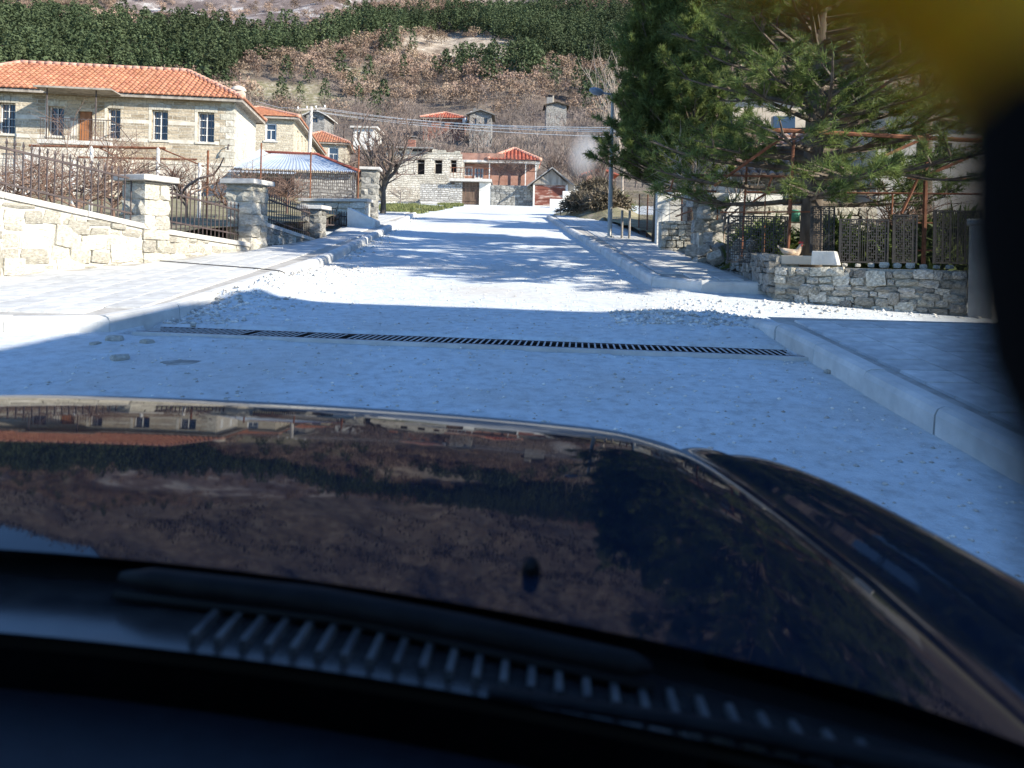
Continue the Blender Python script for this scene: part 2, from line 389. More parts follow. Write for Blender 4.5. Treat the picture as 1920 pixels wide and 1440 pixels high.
# what grows where on the mountain, outlined as the slope is seen from the street
PINES = [[(-500, 0), (0, 46), (150, 50), (250, 62), (380, 56), (560, 84), (650, 74), (640, 92), (560, 104), (480, 118), (420, 140), (350, 136), (300, 155), (0, 150), (-500, 140)],
         [(560, 78), (640, 54), (800, 34), (1000, 26), (1250, 20), (2600, 0), (2600, 130), (1500, 135), (1200, 134), (1080, 128), (1010, 108), (960, 80), (900, 68), (780, 66), (700, 70), (620, 88)]]
ROCKS = [[(735, 72), (800, 62), (900, 64), (965, 78), (1010, 112), (985, 128), (900, 120), (860, 128), (800, 112), (760, 92)]]
TOPROCK = [[(200, -30), (760, -30), (720, 14), (560, 60), (430, 62), (240, 44)], [(-300, -30), (80, -30), (60, 2), (-300, 0)]]
MEADOW = [[(440, 150), (520, 150), (640, 178), (680, 214), (600, 226), (480, 205)], [(640, 120), (700, 130), (690, 160), (640, 150)]]

xs = np.sign(np.linspace(-1, 1, 241)) * np.abs(np.linspace(-1, 1, 241)) ** 2.1 * 2200
t = np.linspace(0, 1, 250)
ys = np.concatenate([np.linspace(-600, -40, 14)[:-1], np.linspace(-40, 90, 34)[:-1], 90 + t ** 1.75 * 2400])
X, Y = np.meshgrid(xs, ys)
Z = T(X, Y)
nx, ny = len(xs), len(ys)
V = np.stack([X.ravel(), Y.ravel(), Z.ravel()], 1)
ii = (np.arange(ny - 1)[:, None] * nx + np.arange(nx - 1)[None, :]).ravel()
F = np.stack([ii, ii + 1, ii + nx + 1, ii + nx], 1)
ys_ = np.maximum(V[:, 1], 1.0)
ppx, ppy = proj(V[:, 0], ys_, V[:, 2])
far = V[:, 1] > 90
rock = np.zeros(len(V))
cliff = np.zeros(len(V))
for p in ROCKS: cliff[inpoly(ppx, ppy, p) & far & (V[:, 1] < 560)] = 1.0
for p in TOPROCK: rock[inpoly(ppx, ppy, p) & far] = 0.75
rock[(V[:, 1] > 560)] = 0.12
mead = np.zeros(len(V))
for p in MEADOW: mead[inpoly(ppx, ppy, p) & far] = 1.0
mead[~far] = 0.4

gm = bpy.data.materials.new('hillside'); gm.use_nodes = True
t_ = gm.node_tree; N = t_.nodes; L = t_.links; b = N['Principled BSDF']; b.inputs['Roughness'].default_value = 0.95; b.inputs['Specular IOR Level'].default_value = 0.15
tc = N.new('ShaderNodeTexCoord')
def nz_(s, d=8, r=0.6):
    n = N.new('ShaderNodeTexNoise'); n.inputs['Scale'].default_value = s; n.inputs['Detail'].default_value = d; n.inputs['Roughness'].default_value = r; L.new(tc.outputs['Object'], n.inputs[0]); return n
def ramp_(src, els):
    r = N.new('ShaderNodeValToRGB'); L.new(src, r.inputs[0]); e = r.color_ramp.elements
    e[0].position, e[0].color = els[0][0], (*els[0][1], 1); e[1].position, e[1].color = els[-1][0], (*els[-1][1], 1)
    for p_, c_ in els[1:-1]:
        q = e.new(p_); q.color = (*c_, 1)
    return r
n1 = nz_(0.09, 10); soil = ramp_(n1.outputs[0], [(0.35, (0.10, 0.08, 0.065)), (0.5, (0.17, 0.135, 0.11)), (0.65, (0.25, 0.21, 0.165))])
n2 = nz_(0.5, 10, 0.7); mea = ramp_(n2.outputs[0], [(0.36, (0.15, 0.16, 0.07)), (0.5, (0.28, 0.24, 0.15)), (0.62, (0.44, 0.40, 0.31))])
n3 = nz_(0.045, 12, 0.68); rok = ramp_(n3.outputs[0], [(0.42, (0.13, 0.10, 0.095)), (0.52, (0.25, 0.20, 0.19)), (0.57, (0.50, 0.47, 0.45)), (0.7, (0.60, 0.56, 0.53))])
n5 = nz_(0.16, 12, 0.7); clf = ramp_(n5.outputs[0], [(0.38, (0.17, 0.13, 0.10)), (0.5, (0.36, 0.29, 0.22)), (0.64, (0.56, 0.48, 0.38))]); a3 = N.new('ShaderNodeAttribute'); a3.attribute_name = 'cliff'
a1 = N.new('ShaderNodeAttribute'); a1.attribute_name = 'rock'; a2 = N.new('ShaderNodeAttribute'); a2.attribute_name = 'mead'
m1 = N.new('ShaderNodeMixRGB'); L.new(a2.outputs['Fac'], m1.inputs[0]); L.new(soil.outputs[0], m1.inputs[1]); L.new(mea.outputs[0], m1.inputs[2])
m2 = N.new('ShaderNodeMixRGB'); L.new(a1.outputs['Fac'], m2.inputs[0]); L.new(m1.outputs[0], m2.inputs[1]); L.new(rok.outputs[0], m2.inputs[2])
m3 = N.new('ShaderNodeMixRGB'); L.new(a3.outputs['Fac'], m3.inputs[0]); L.new(m2.outputs[0], m3.inputs[1]); L.new(clf.outputs[0], m3.inputs[2]); L.new(m3.outputs[0], b.inputs['Base Color'])
n4 = nz_(0.11, 14, 0.75); bp = N.new('ShaderNodeBump'); bp.inputs['Distance'].default_value = 2.2; bp.inputs['Strength'].default_value = 0.8
L.new(n4.outputs[0], bp.inputs['Height']); L.new(bp.outputs[0], b.inputs['Normal'])
gme = np_mesh('ground', V, F, gm, smooth=True)
for nm, arr in (('rock', rock), ('mead', mead), ('cliff', cliff)):
    at = gme.attributes.new(nm, 'FLOAT', 'POINT'); at.data.foreach_set('value', arr.astype(np.float32))
tag(link('ground', gme), None, None, kind='structure')

# ------------------------------------------------------------------ street
# kerb lines (road side), world x by distance
def lx(y):   # left kerb
    return float(np.interp(y, [7.9, 12, 15.8, 24, 39, 60], [-3.75, -3.55, -3.5, -3.9, -4.75, -6.2]))
def rx(y):   # right far kerb
    return float(np.interp(y, [12.6, 20, 36, 60], [2.25, 2.05, 1.75, 1.4]))
RKX = 2.74   # right near kerb

def sheet(name, xs, ys, zf, m, kind='structure', parent=None):
    X, Y = np.meshgrid(xs, ys); Z = zf(X, Y)
    V = np.stack([X.ravel(), Y.ravel(), Z.ravel()], 1); nx = len(xs)
    i = (np.arange(len(ys) - 1)[:, None] * nx + np.arange(nx - 1)[None, :]).ravel()
    o = link(name, np_mesh(name, V, np.stack([i, i + 1, i + nx + 1, i + nx], 1), m, smooth=True), parent)
    if kind: o['kind'] = kind
    return o
_a, _b = G(280, 617), G(1500, 663)
def DRY(x): return _a.y + (np.asarray(x) - _a.x) * (_b.y - _a.y) / (_b.x - _a.x)
def bermL(x, y):
    # loose gravel heaped against the left kerb corner
    l = np.interp(y, [7.9, 12, 15.8, 24, 39, 60], [-3.75, -3.55, -3.5, -3.9, -4.75, -6.2])
    d = x - l
    return 0.15 * np.exp(-((d - 0.15) / 0.55) ** 2) * np.clip((y - 9.0) / 1.2, 0, 1) * np.clip((15.2 - y) / 3, 0, 1)
def road_z(X, Y):
    z = SLOPE * Y + fbm(X / 0.9, Y / 0.9, 21, 3) * 0.012 + fbm(X / 3.1, Y / 3.1, 25, 2) * 0.03
    z = z + bermL(X, Y) * (0.75 + 0.9 * (fbm(X / 0.25, Y / 0.25, 31, 3) + 0.3))
    z = z + 0.09 * np.exp(-((X - 2.1) / 0.7) ** 2 - ((Y - 9.3) / 0.9) ** 2) * (1 + fbm(X / 0.22, Y / 0.22, 33, 3))
    # a shallow channel keeps the drain clear
    g = np.abs(Y - DRY(X))
    z = np.where((g < 0.33) & (X > -3.85) & (X < 2.75), SLOPE * Y - 0.03, z)
    z = np.where((g < 0.26) & (X > -3.85) & (X < 2.72), SLOPE * Y - 0.32, z)
    return z
sheet('road', np.concatenate([np.linspace(-14, -5, 12)[:-1], np.linspace(-5, 5, 161)[:-1], np.linspace(5, 14, 14)]),
      np.concatenate([np.linspace(-25, 2, 20)[:-1], np.linspace(2, 18, 241)[:-1], np.linspace(18, 40, 90)[:-1], np.linspace(40, 74, 50)]), road_z, M['gravel'])
# pebbles lying on the gravel
def lumps(n, xf, size, seed, zf):
    r = np.random.default_rng(seed)
    base = np.array([(1, 0, 0), (-1, 0, 0), (0, 1, 0), (0, -1, 0), (0, 0, 1), (0, 0, -1)], float)
    tri = np.array([(0, 2, 4), (2, 1, 4), (1, 3, 4), (3, 0, 4), (2, 0, 5), (1, 2, 5), (3, 1, 5), (0, 3, 5)])
    xy = xf(r, n); n = len(xy)
    s = size[0] + (size[1] - size[0]) * r.random(n) ** 3
    b = base[None] * (0.65 + 0.7 * r.random((n, 6, 1))) * np.array([1, 1, 0.62])
    a = r.random(n) * 6.28; c, q = np.cos(a)[:, None], np.sin(a)[:, None]
    v = np.stack([b[..., 0] * c - b[..., 1] * q, b[..., 0] * q + b[..., 1] * c, b[..., 2]], 2) * s[:, None, None]
    v[..., 0] += xy[:, 0:1]; v[..., 1] += xy[:, 1:2]; v[..., 2] += zf(xy[:, 0], xy[:, 1])[:, None] + (s * 0.2)[:, None]
    f = (tri[None] + (np.arange(n) * 6)[:, None, None]).reshape(-1, 3)
    return v.reshape(-1, 3), f, np.repeat(r.random(n), 6)
def onroad(r, n):
    y = 2.2 + 14 * r.random(n) ** 1.3; x = -3.6 + 6.3 * r.random(n)
    ok = np.abs(y - DRY(x)) > 0.36
    return np.stack([x, y], 1)[ok]
v, f, ti = lumps(9000, onroad, (0.004, 0.019), 5, road_z)
tag(link('gravel', np_mesh('gravel', v, f, M['pebble'], ti)), 'pale loose gravel strewn over the road', 'gravel', kind='stuff')
def onberm(r, n):
    y = 8.6 + 6.2 * r.random(n); x = np.interp(y, [7.9, 12, 15.8], [-3.75, -3.55, -3.5]) + np.abs(r.normal(0, 0.42, n)) - 0.02
    k = n // 3
    y[:k] = 8.9 + 1.1 * r.random(k); x[:k] = 1.2 + 1.9 * r.random(k)
    y[k:k + 500] = 16 + 22 * r.random(500); x[k:k + 500] = np.interp(y[k:k + 500], [15.8, 24, 39], [-3.5, -3.9, -4.75]) + np.abs(r.normal(0, 0.22, 500))
    y[k + 500:k + 900] = 10.2 + 1.2 * r.random(400); x[k + 500:k + 900] = 2.2 + 4 * r.random(400)
    return np.stack([x, y], 1)
v, f, ti = lumps(3600, onberm, (0.010, 0.045), 6, road_z)
tag(link('rubble', np_mesh('rubble', v, f, M['pebble'], ti)), 'broken stones heaped along the left kerb corner', 'rubble', kind='stuff')

# kerb stones: a rounded profile, one object for each stone
KH, KW = 0.17, 0.16
def kerb_mesh(L):
    prof = [(0, 0, -0.15), (0, 0, KH - 0.06), (0.018, 0, KH - 0.018), (0.06, 0, KH), (KW, 0, KH), (KW, 0, -0.15)]
    mb = MB(); mb.extrude(prof, (0, 0.007, 0), (0, L - 0.007, 0)); return mb.mesh('kerb_stone', M['concrete'])
KM = kerb_mesh(1.0)
def kerb_run(parent, pts, sink=None, step=1.0):
    """stones of about one metre along a line of (x, y); the paved side is to the right of travel"""
    d = [0]
    for a, b_ in zip(pts, pts[1:]): d.append(d[-1] + math.dist(a, b_))
    n = max(1, round(d[-1] / step)); out = []
    q = [(float(np.interp(s, d, [p[0] for p in pts])), float(np.interp(s, d, [p[1] for p in pts]))) for s in np.linspace(0, d[-1], n + 1)]
    for i, (a, b_) in enumerate(zip(q, q[1:])):
        A = Vector((a[0], a[1], rz(a[1]))); B = Vector((b_[0], b_[1], rz(b_[1])))
        if sink: A.z -= sink(a[1]); B.z -= sink(b_[1])
        ydir = (B - A); Ln = ydir.length; ydir.normalize()
        xdir = ydir.cross(Vector((0, 0, 1))).normalized(); zdir = xdir.cross(ydir)
        o = link('kerb_stone', KM, parent); A = A + Vector((random.uniform(-.008, .008), 0, random.uniform(-.006, .004)))
        o.matrix_basis = Matrix.Translation(A) @ Matrix((xdir, ydir, zdir)).transposed().to_4x4() @ Matrix.Diagonal((1, Ln, 1, 1))
    return q
kl = empty('kerb'); kl['kind'] = 'structure'
arcL = [(-3.75 - 0.75 + 0.75 * math.cos(a), 7.85 + 0.75 - 0.75 * math.sin(a)) for a in np.linspace(R(90), R(0), 5)]
kerb_run(kl, [(lx(y), y) for y in np.linspace(40, 9.0, 30)] + arcL[::-1] + [(-6.5, 7.85), (-12, 7.7)])
kr = empty('kerb'); kr['kind'] = 'structure'
kerb_run(kr, [(RKX + 0.03, 1.0), (RKX, 9.35)], sink=lambda y: -0.02 + 0.13 * max(0, min(1, (y - 8.2) / 1.2)))
kf = empty('kerb'); kf['kind'] = 'structure'
arcR = [(rx(12.7) + 0.45 - 0.45 * math.cos(a), 12.75 - 0.45 * math.sin(a)) for a in np.linspace(R(90), R(0), 5)]
kerb_run(kf, [(3.92, 12.2), (3.2, 12.28)] + arcR + [(rx(y), y) for y in np.linspace(13.2, 40, 26)])

# pavements: a bed and single paving slabs
def pavement(name, poly, h, size, keep, seed):
    root = empty(name); root['kind'] = 'structure'
    bed = MB(); n = len(poly)
    bed.add([(x, y, rz(y) + h - 0.02) for x, y in poly], [tuple(range(n))]); bed.build('paving_bed', M['paver_bed'], root)
    mb = MB(); s = size / 2 - 0.004
    mb.add([(-s, -s, 0), (s, -s, 0), (s, s, 0), (-s, s, 0), (-s + .006, -s + .006, .024), (s - .006, -s + .006, .024), (s - .006, s - .006, .024), (-s + .006, s - .006, .024)],
           [(4, 5, 6, 7), (0, 1, 5, 4), (1, 2, 6, 5), (2, 3, 7, 6), (3, 0, 4, 7)])
    me = mb.mesh('paving_slab', M['paver']); r = random.Random(seed)
    px, py = np.array([p[0] for p in poly]), np.array([p[1] for p in poly])
    gx, gy = np.arange(px.min(), px.max(), size), np.arange(py.min(), py.max(), size)
    GX, GY = np.meshgrid(gx, gy); GX, GY = GX.ravel(), GY.ravel()
    ok = np.ones(len(GX), bool)
    for ox in (-s, s):
        for oy in (-s, s): ok &= inpoly(GX + ox, GY + oy, poly)
    pts = sorted([(x, y) for x, y, k in zip(GX, GY, ok) if k], key=lambda p: (not (abs(p[0] / max(p[1], .5)) < 0.72 and p[1] > 2), p[1]))
    for x, y in pts[:keep]:
        link('paving_slab', me, root, (x, y, rz(y) + h - 0.024 + r.uniform(-.002, .003)), (math.atan(SLOPE) + r.uniform(-.004, .004), r.uniform(-.004, .004), 0))
    if pts[keep:]:
        rest = MB()
        for x, y in pts[keep:]:
            z = rz(y) + h
            rest.add([(x + a, y + c, z + SLOPE * c) for a, c in ((-s, -s), (s, -s), (s, s), (-s, s))], [(0, 1, 2, 3)])
        o = rest.build('distant_slabs', M['paver'], root); o['kind'] = 'stuff'
    return root
wallL = [G(-160, 533, .15), G(0, 517, .15), G(288, 490, .15), G(478, 466, .15), G(602, 446, .15), G(690, 400, .15)]
WL = [(p.x, p.y) for p in wallL]
polyL = [(lx(y) - KW - .004, y) for y in np.linspace(9.0, 40, 20)] + [(WL[5][0] - .3, 40)] + WL[::-1][0:6] + [(-13, 9), (-13, 8.05), (-4.5, 8.05), (-4.2, 8.1), (-4.0, 8.3)]
pavement('pavement', polyL, KH - 0.005, 0.4, 300, 3)
polyR = [(RKX + KW + .01, 1.0), (7.6, 1.0), (7.6, 8.9), (RKX + KW + .01, 9.1)]
pavement('pavement', polyR, 0.15, 0.4, 220, 4)
polyF = [(rx(12.8) + .5, 12.42), (3.92, 12.36), (3.75, 14.5), (3.9, 20), (4.2, 40)] + [(rx(y) + KW + .005, y) for y in np.linspace(40, 13.2, 12)]
pavement('pavement', polyF, KH - 0.005, 0.4, 220, 5)
# garden ground left of the wall, yard on the right
def gz_left(x, y):
    return SLOPE * y + 0.55 + 0.25 * np.clip((y - 22) / 14, 0, 1) + fbm(x / 2.0, y / 2.0, 41, 3) * 0.2
gl = MB()
def fan_sheet(name, left, right, n, zf, m):
    mb = MB(); k = len(left)
    for (lx0, ly0), (rx0, ry0) in zip(left, right):
        for j in range(n + 1):
            x, y = lx0 + (rx0 - lx0) * j / n, ly0 + (ry0 - ly0) * j / n
            mb.v.append((x, y, float(zf(x, y))))
    for i in range(k - 1):
        for j in range(n):
            a = i * (n + 1) + j; mb.f.append((a, a + 1, a + n + 2, a + n + 1))
    o = mb.build(name, m, None, True); o['kind'] = 'structure'; return o
M['garden'] = mat('garden_soil', (0.14, 0.11, 0.07), (0.33, 0.27, 0.20), 0.95, 1.5, 10, 0.06, 8, c3=(0.24, 0.22, 0.12))
rows = np.linspace(0, 1, 26)
def wl_at(y): return float(np.interp(y, [p[1] for p in WL], [p[0] for p in WL]))
yy = np.linspace(9.8, 42, 30)
fan_sheet('garden', [(-34, y) for y in yy], [(wl_at(y) - 0.22, y) for y in yy], 24, gz_left, M['garden'])
def gz_right(x, y): return SLOPE * y + 0.28 + fbm(x / 1.5, y / 1.5, 43, 3) * 0.15
fan_sheet('yard', [(3.95 if y > 12.3 else 4.15, y) for y in np.linspace(11.35, 40, 26)], [(26, y) for y in np.linspace(11.35, 40, 26)], 22, gz_right, M['garden'])
# grassy verge before the ruined house
gv = [G(712, 385), G(712, 402), G(790, 401), G(872, 386), G(860, 383)]
pl = [(p.x, p.y) for p in gv]
def ongrass(n, poly, r):
    x0, x1 = min(p[0] for p in poly), max(p[0] for p in poly); y0, y1 = min(p[1] for p in poly), max(p[1] for p in poly)
    x = x0 + (x1 - x0) * r.random(n); y = y0 + (y1 - y0) * r.random(n); k = inpoly(x, y, poly)
    return x[k], y[k]
def blades(x, y, z, h, r, w=0.05):
    n = len(x); a = r.random(n) * 6.28; hh = h * (0.5 + r.random(n))
    lean = r.normal(0, 0.4, (n, 2)) * hh[:, None]
    v = np.zeros((n, 3, 3)); dx, dy = np.cos(a) * w, np.sin(a) * w
    v[:, 0] = np.stack([x - dx, y - dy, z], 1); v[:, 1] = np.stack([x + dx, y + dy, z], 1); v[:, 2] = np.stack([x + lean[:, 0], y + lean[:, 1], z + hh], 1)
    return v.reshape(-1, 3), np.arange(3 * n).reshape(-1, 3), np.repeat(r.random(n), 3)
x, y = ongrass(34000, pl, rng)
k_ = fbm(x / 1.6, y / 2.2, 81, 4) > -.10
x, y = x[k_], y[k_]
v, f, ti = blades(x, y, SLOPE * y - 0.01, 0.16, rng, 0.04)
tag(link('grass', np_mesh('grass', v, f, M['grass'], ti)), 'green grass on the verge before the ruined house', 'grass', kind='stuff')

# drain across the street
A, B = G(280, 617), G(1500, 663)
dr = empty('drain_grate', A, 0, 'steel drain grating of slanted slats running across the gravel road', 'drain')
dv = (B - A); dl = dv.length; dv.normalize(); dn_ = Vector((0, 0, 1)).cross(dv).normalized()
up = dv.cross(dn_).normalized()
DW = 0.44
def rel(s, w, h=0.0): return dv * s + dn_ * w + up * h
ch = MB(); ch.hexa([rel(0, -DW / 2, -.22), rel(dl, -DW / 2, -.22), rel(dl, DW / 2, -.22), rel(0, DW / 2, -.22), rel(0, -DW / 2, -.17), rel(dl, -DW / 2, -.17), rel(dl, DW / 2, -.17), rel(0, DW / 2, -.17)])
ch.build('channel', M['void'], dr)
for sgn in (-1, 1):
    e = MB(); e.bar(rel(0, sgn * (DW / 2 + .015), -0.002), rel(dl, sgn * (DW / 2 + .015), -0.002), 0.03, 0.012, up); e.build('frame_rail', M['iron'], dr)
    e = MB(); w0 = sgn * (DW / 2 + .03 + .04); e.bar(rel(0, w0, -0.033), rel(dl, w0, -0.033), 0.078, 0.07, up); e.build('concrete_edge', M['concrete'], dr)
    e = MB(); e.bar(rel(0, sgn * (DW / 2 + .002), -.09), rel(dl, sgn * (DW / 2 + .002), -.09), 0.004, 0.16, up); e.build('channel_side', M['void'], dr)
sm = MB(); sm.bar(rel(-0.0, -DW / 2, 0.0), rel(0.0, DW / 2, 0.0), 0.017, 0.005, up); sm = sm.mesh('slat', mat('galvanised_slat', (0.42, 0.42, 0.42), (0.58, 0.57, 0.55), 0.7, 20, 4))
ns = int(dl / 0.062)
for i in range(ns):
    if rng.random() < 0.025: continue
    link('slat', sm, dr, dv * ((i + .5) * dl / ns))
# stones dropped on and near the drain, a thin dark line across the pavement
proto = []
def lump_mesh(seed, m, sub=2):
    bm = bmesh.new(); bmesh.ops.create_cube(bm, size=1.0); bmesh.ops.subdivide_edges(bm, edges=bm.edges[:], cuts=1, use_grid_fill=True)
    r = random.Random(seed)
    for v_ in bm.verts:
        n = v_.co.normalized()
        k = 0.62 if sub == 2 else 0.35
        v_.co = v_.co.lerp(n * 0.56, k if sum(abs(c) > .4 for c in v_.co) > 1 else 0.15) + Vector((r.uniform(-1, 1), r.uniform(-1, 1), r.uniform(-1, 1))) * 0.055
    me = bpy.data.meshes.new('stone'); bm.to_mesh(me); bm.free(); me.materials.append(m); return me
LM = {k: [lump_mesh(i + 10 * j, M[k], s) for i in range(7)] for j, (k, s) in enumerate((('stone_pale', 1), ('stone_grey', 1), ('stone_rubble', 1), ('mortar', 2)))}
for i, (px_, py_, s_, lab) in enumerate([(215, 640, .16, 'largest pale stone lying below the left kerb near the drain'), (178, 648, .10, 'small pale stone left of the larger one below the kerb'),
                                    (275, 645, .13, 'rounded pale stone right of the larger one below the kerb'), (225, 676, .15, 'flat pale stone on the gravel below the two kerb stones'),
                                    (362, 612, .07, 'small pale stone lying on the left end of the drain'), (1556, 700, .09, 'dark clod of earth at the foot of the right kerb')]):
    g = G(px_, py_); o = link('loose_stone', LM['mortar'][i % 7], None, (g.x, g.y, g.z + s_ * .12), (0, 0, i * 1.3), (s_, s_ * .8, s_ * .5))
    tag(o, lab, 'stone', 'stones fallen on the gravel')
g = G(340, 682); mb = MB(); mb.prism([(0.16 * math.cos(a) * (1 + .2 * math.sin(3 * a)), 0.10 * math.sin(a)) for a in np.linspace(0, 6.28, 14)[:-1]], 0, 0.012)
o = mb.build('flat_stone', M['stone_grey']); o.location = g + Vector((0, 0, .0)); o.rotation_euler = (math.atan(SLOPE), 0, .2); tag(o, 'flat dark slab lying on the gravel left of the drain', 'stone')
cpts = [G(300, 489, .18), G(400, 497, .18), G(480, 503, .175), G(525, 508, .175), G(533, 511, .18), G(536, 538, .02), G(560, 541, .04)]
mb = MB(); mb.tube(cpts, 0.009, 5); tag(mb.build('cable', M['cable'], None, True), 'thin dark line across the pale pavement and over the kerb', 'cable')  # thin dark tube following a dark line over pavement and kerb

# ------------------------------------------------------------------ buildings
def wall_mesh(mb, x0, x1, z0, z1, y, openings, thick=0.35, axis='x', sgn=-1):
    """upright wall face in a plane (axis 'x': runs along x at depth y; 'y': runs along y at x=y) with real openings and reveals; sgn: which way is out"""
    def pt(s, d, z):
        return (s, y - sgn * d, z) if axis == 'x' else (y - sgn * d, s, z)
    xs = sorted({x0, x1, *[q for o in openings for q in o[:2]]}); zs = sorted({z0, z1, *[q for o in openings for q in o[2:]]})
    for a, b in zip(xs, xs[1:]):
        for c, d in zip(zs, zs[1:]):
            mx, mz = (a + b) / 2, (c + d) / 2
            if any(o[0] < mx < o[1] and o[2] < mz < o[3] for o in openings): continue
            mb.add([pt(a, 0, c), pt(b, 0, c), pt(b, 0, d), pt(a, 0, d)], [(0, 1, 2, 3)])
    for a, b, c, d in openings:
        for s0, z_0, s1, z_1 in ((a, c, b, c), (b, c, b, d), (b, d, a, d), (a, d, a, c)):
            mb.add([pt(s0, 0, z_0), pt(s1, 0, z_1), pt(s1, thick, z_1), pt(s0, thick, z_0)], [(0, 1, 2, 3)])
def window(parent, a, b, c, d, y, frame, cols=2, rows=3, depth=0.2, axis='x', sgn=-1, fw=0.05, glass=None, name='window', transom=None):
    """window part with frame bars and a pane as sub-parts"""
    def bx(mb, s0, s1, d0, d1, z0, z1):
        if axis == 'x': mb.box(s0, s1, min(y - sgn * d0, y - sgn * d1), max(y - sgn * d0, y - sgn * d1), z0, z1)
        else: mb.box(min(y - sgn * d0, y - sgn * d1), max(y - sgn * d0, y - sgn * d1), s0, s1, z0, z1)
    mb = MB()
    bx(mb, a, a + fw, depth - .05, depth + .03, c, d); bx(mb, b - fw, b, depth - .05, depth + .03, c, d)
    bx(mb, a + fw, b - fw, depth - .048, depth + .028, c, c + fw); bx(mb, a + fw, b - fw, depth - .048, depth + .028, d - fw, d)
    w = mb.build(name, frame, parent)
    mb = MB(); top = d - fw
    if transom:
        zt = c + (d - c) * transom; bx(mb, a + fw, b - fw, depth - .03, depth + .015, zt - .025, zt + .025); top = zt - .025
    for i in range(1, cols):
        s = a + (b - a) * i / cols; bx(mb, s - .02, s + .02, depth - .034, depth + .012, c + fw, top)
    for i in range(1, rows):
        z = c + (d - c) * i / rows; bx(mb, a + fw, b - fw, depth - .026, depth + .01, z - .014, z + .014)
    if mb.v: mb.build('glazing_bars', frame, w)
    mb = MB(); bx(mb, a + .01, b - .01, depth + .034, depth + .05, c + .01, d - .01); mb.build('pane', glass or M['glass'], w)
    return w
def bxpart(name, m, parent, *bs, bevel=0.0):
    mb = MB()
    for q in bs: mb.box(*q)
    return mb.build(name, m, parent, bevel=bevel)

def tile_slope(parent, O, e, u, Ls, a0, b0, a1, b1, m, tw=0.25, row=0.33, name='roof_tiles', seed=1):
    """barrel tiles over one roof slope: O eave origin, e along the eave, u up the slope; the span goes from [a0, b0] to [a1, b1]"""
    O, e, u = Vector(O), Vector(e).normalized(), Vector(u).normalized(); n = e.cross(u).normalized()
    if n.z < 0: n = -n
    r = random.Random(seed); mb = MB(); ti = []
    rows = max(1, round(Ls / row)); rl = Ls / rows
    base = [O + e * a0, O + e * b0, O + e * b1 + u * Ls, O + e * a1 + u * Ls]
    mb.add(base, [(0, 1, 2, 3)]); ti += [0.3] * 4
    amin, bmax = min(a0, a1), max(b0, b1); nc = max(1, round((bmax - amin) / tw)); w = (bmax - amin) / nc
    for i in range(rows):
        t0, t1 = i * rl, (i + 1) * rl; tm = (t0 + t1) / 2 / Ls
        lo, hi = a0 + (a1 - a0) * tm, b0 + (b1 - b0) * tm
        for j in range(nc):
            c = amin + (j + .5) * w
            if c < lo - w * .35 or c > hi + w * .35: continue
            v = r.random(); lift = r.uniform(0, .012); c += r.uniform(-.008, .008)
            vs = []
            for t_, up_, rad in ((t0 - .05, .045 + lift, w * .40), (t1, .012, w * .33)):
                for k in range(5):
                    an = math.pi * k / 4
                    vs.append(O + e * (c - math.cos(an) * rad) + u * t_ + n * (up_ + math.sin(an) * rad * .85 - .01))
            mb.add(vs, [(k, k + 1, k + 6, k + 5) for k in range(4)] + [(0, 1, 2, 3, 4)]); ti += [v] * 10
    me = mb.mesh(name, m)
    at = me.attributes.new('tint', 'FLOAT', 'POINT'); at.data.foreach_set('value', np.array(ti, np.float32))
    o = link(name, me, parent); o['kind'] = 'stuff'; return o
def ridge(parent, pts, r=0.13, m=None):
    """a row of ridge tiles as one part"""
    mb = MB()
    for a, b in zip(pts, pts[1:]):
        a, b = Vector(a), Vector(b); n = max(1, round((b - a).length / .38))
        for i in range(n):
            p, q = a.lerp(b, i / n), a.lerp(b, (i + 1.08) / n)
            mb.tube([p, q], [r * 1.12, r * .92], 8)
    return mb.build('ridge_tiles', m or M['tile_edge'], parent, True)
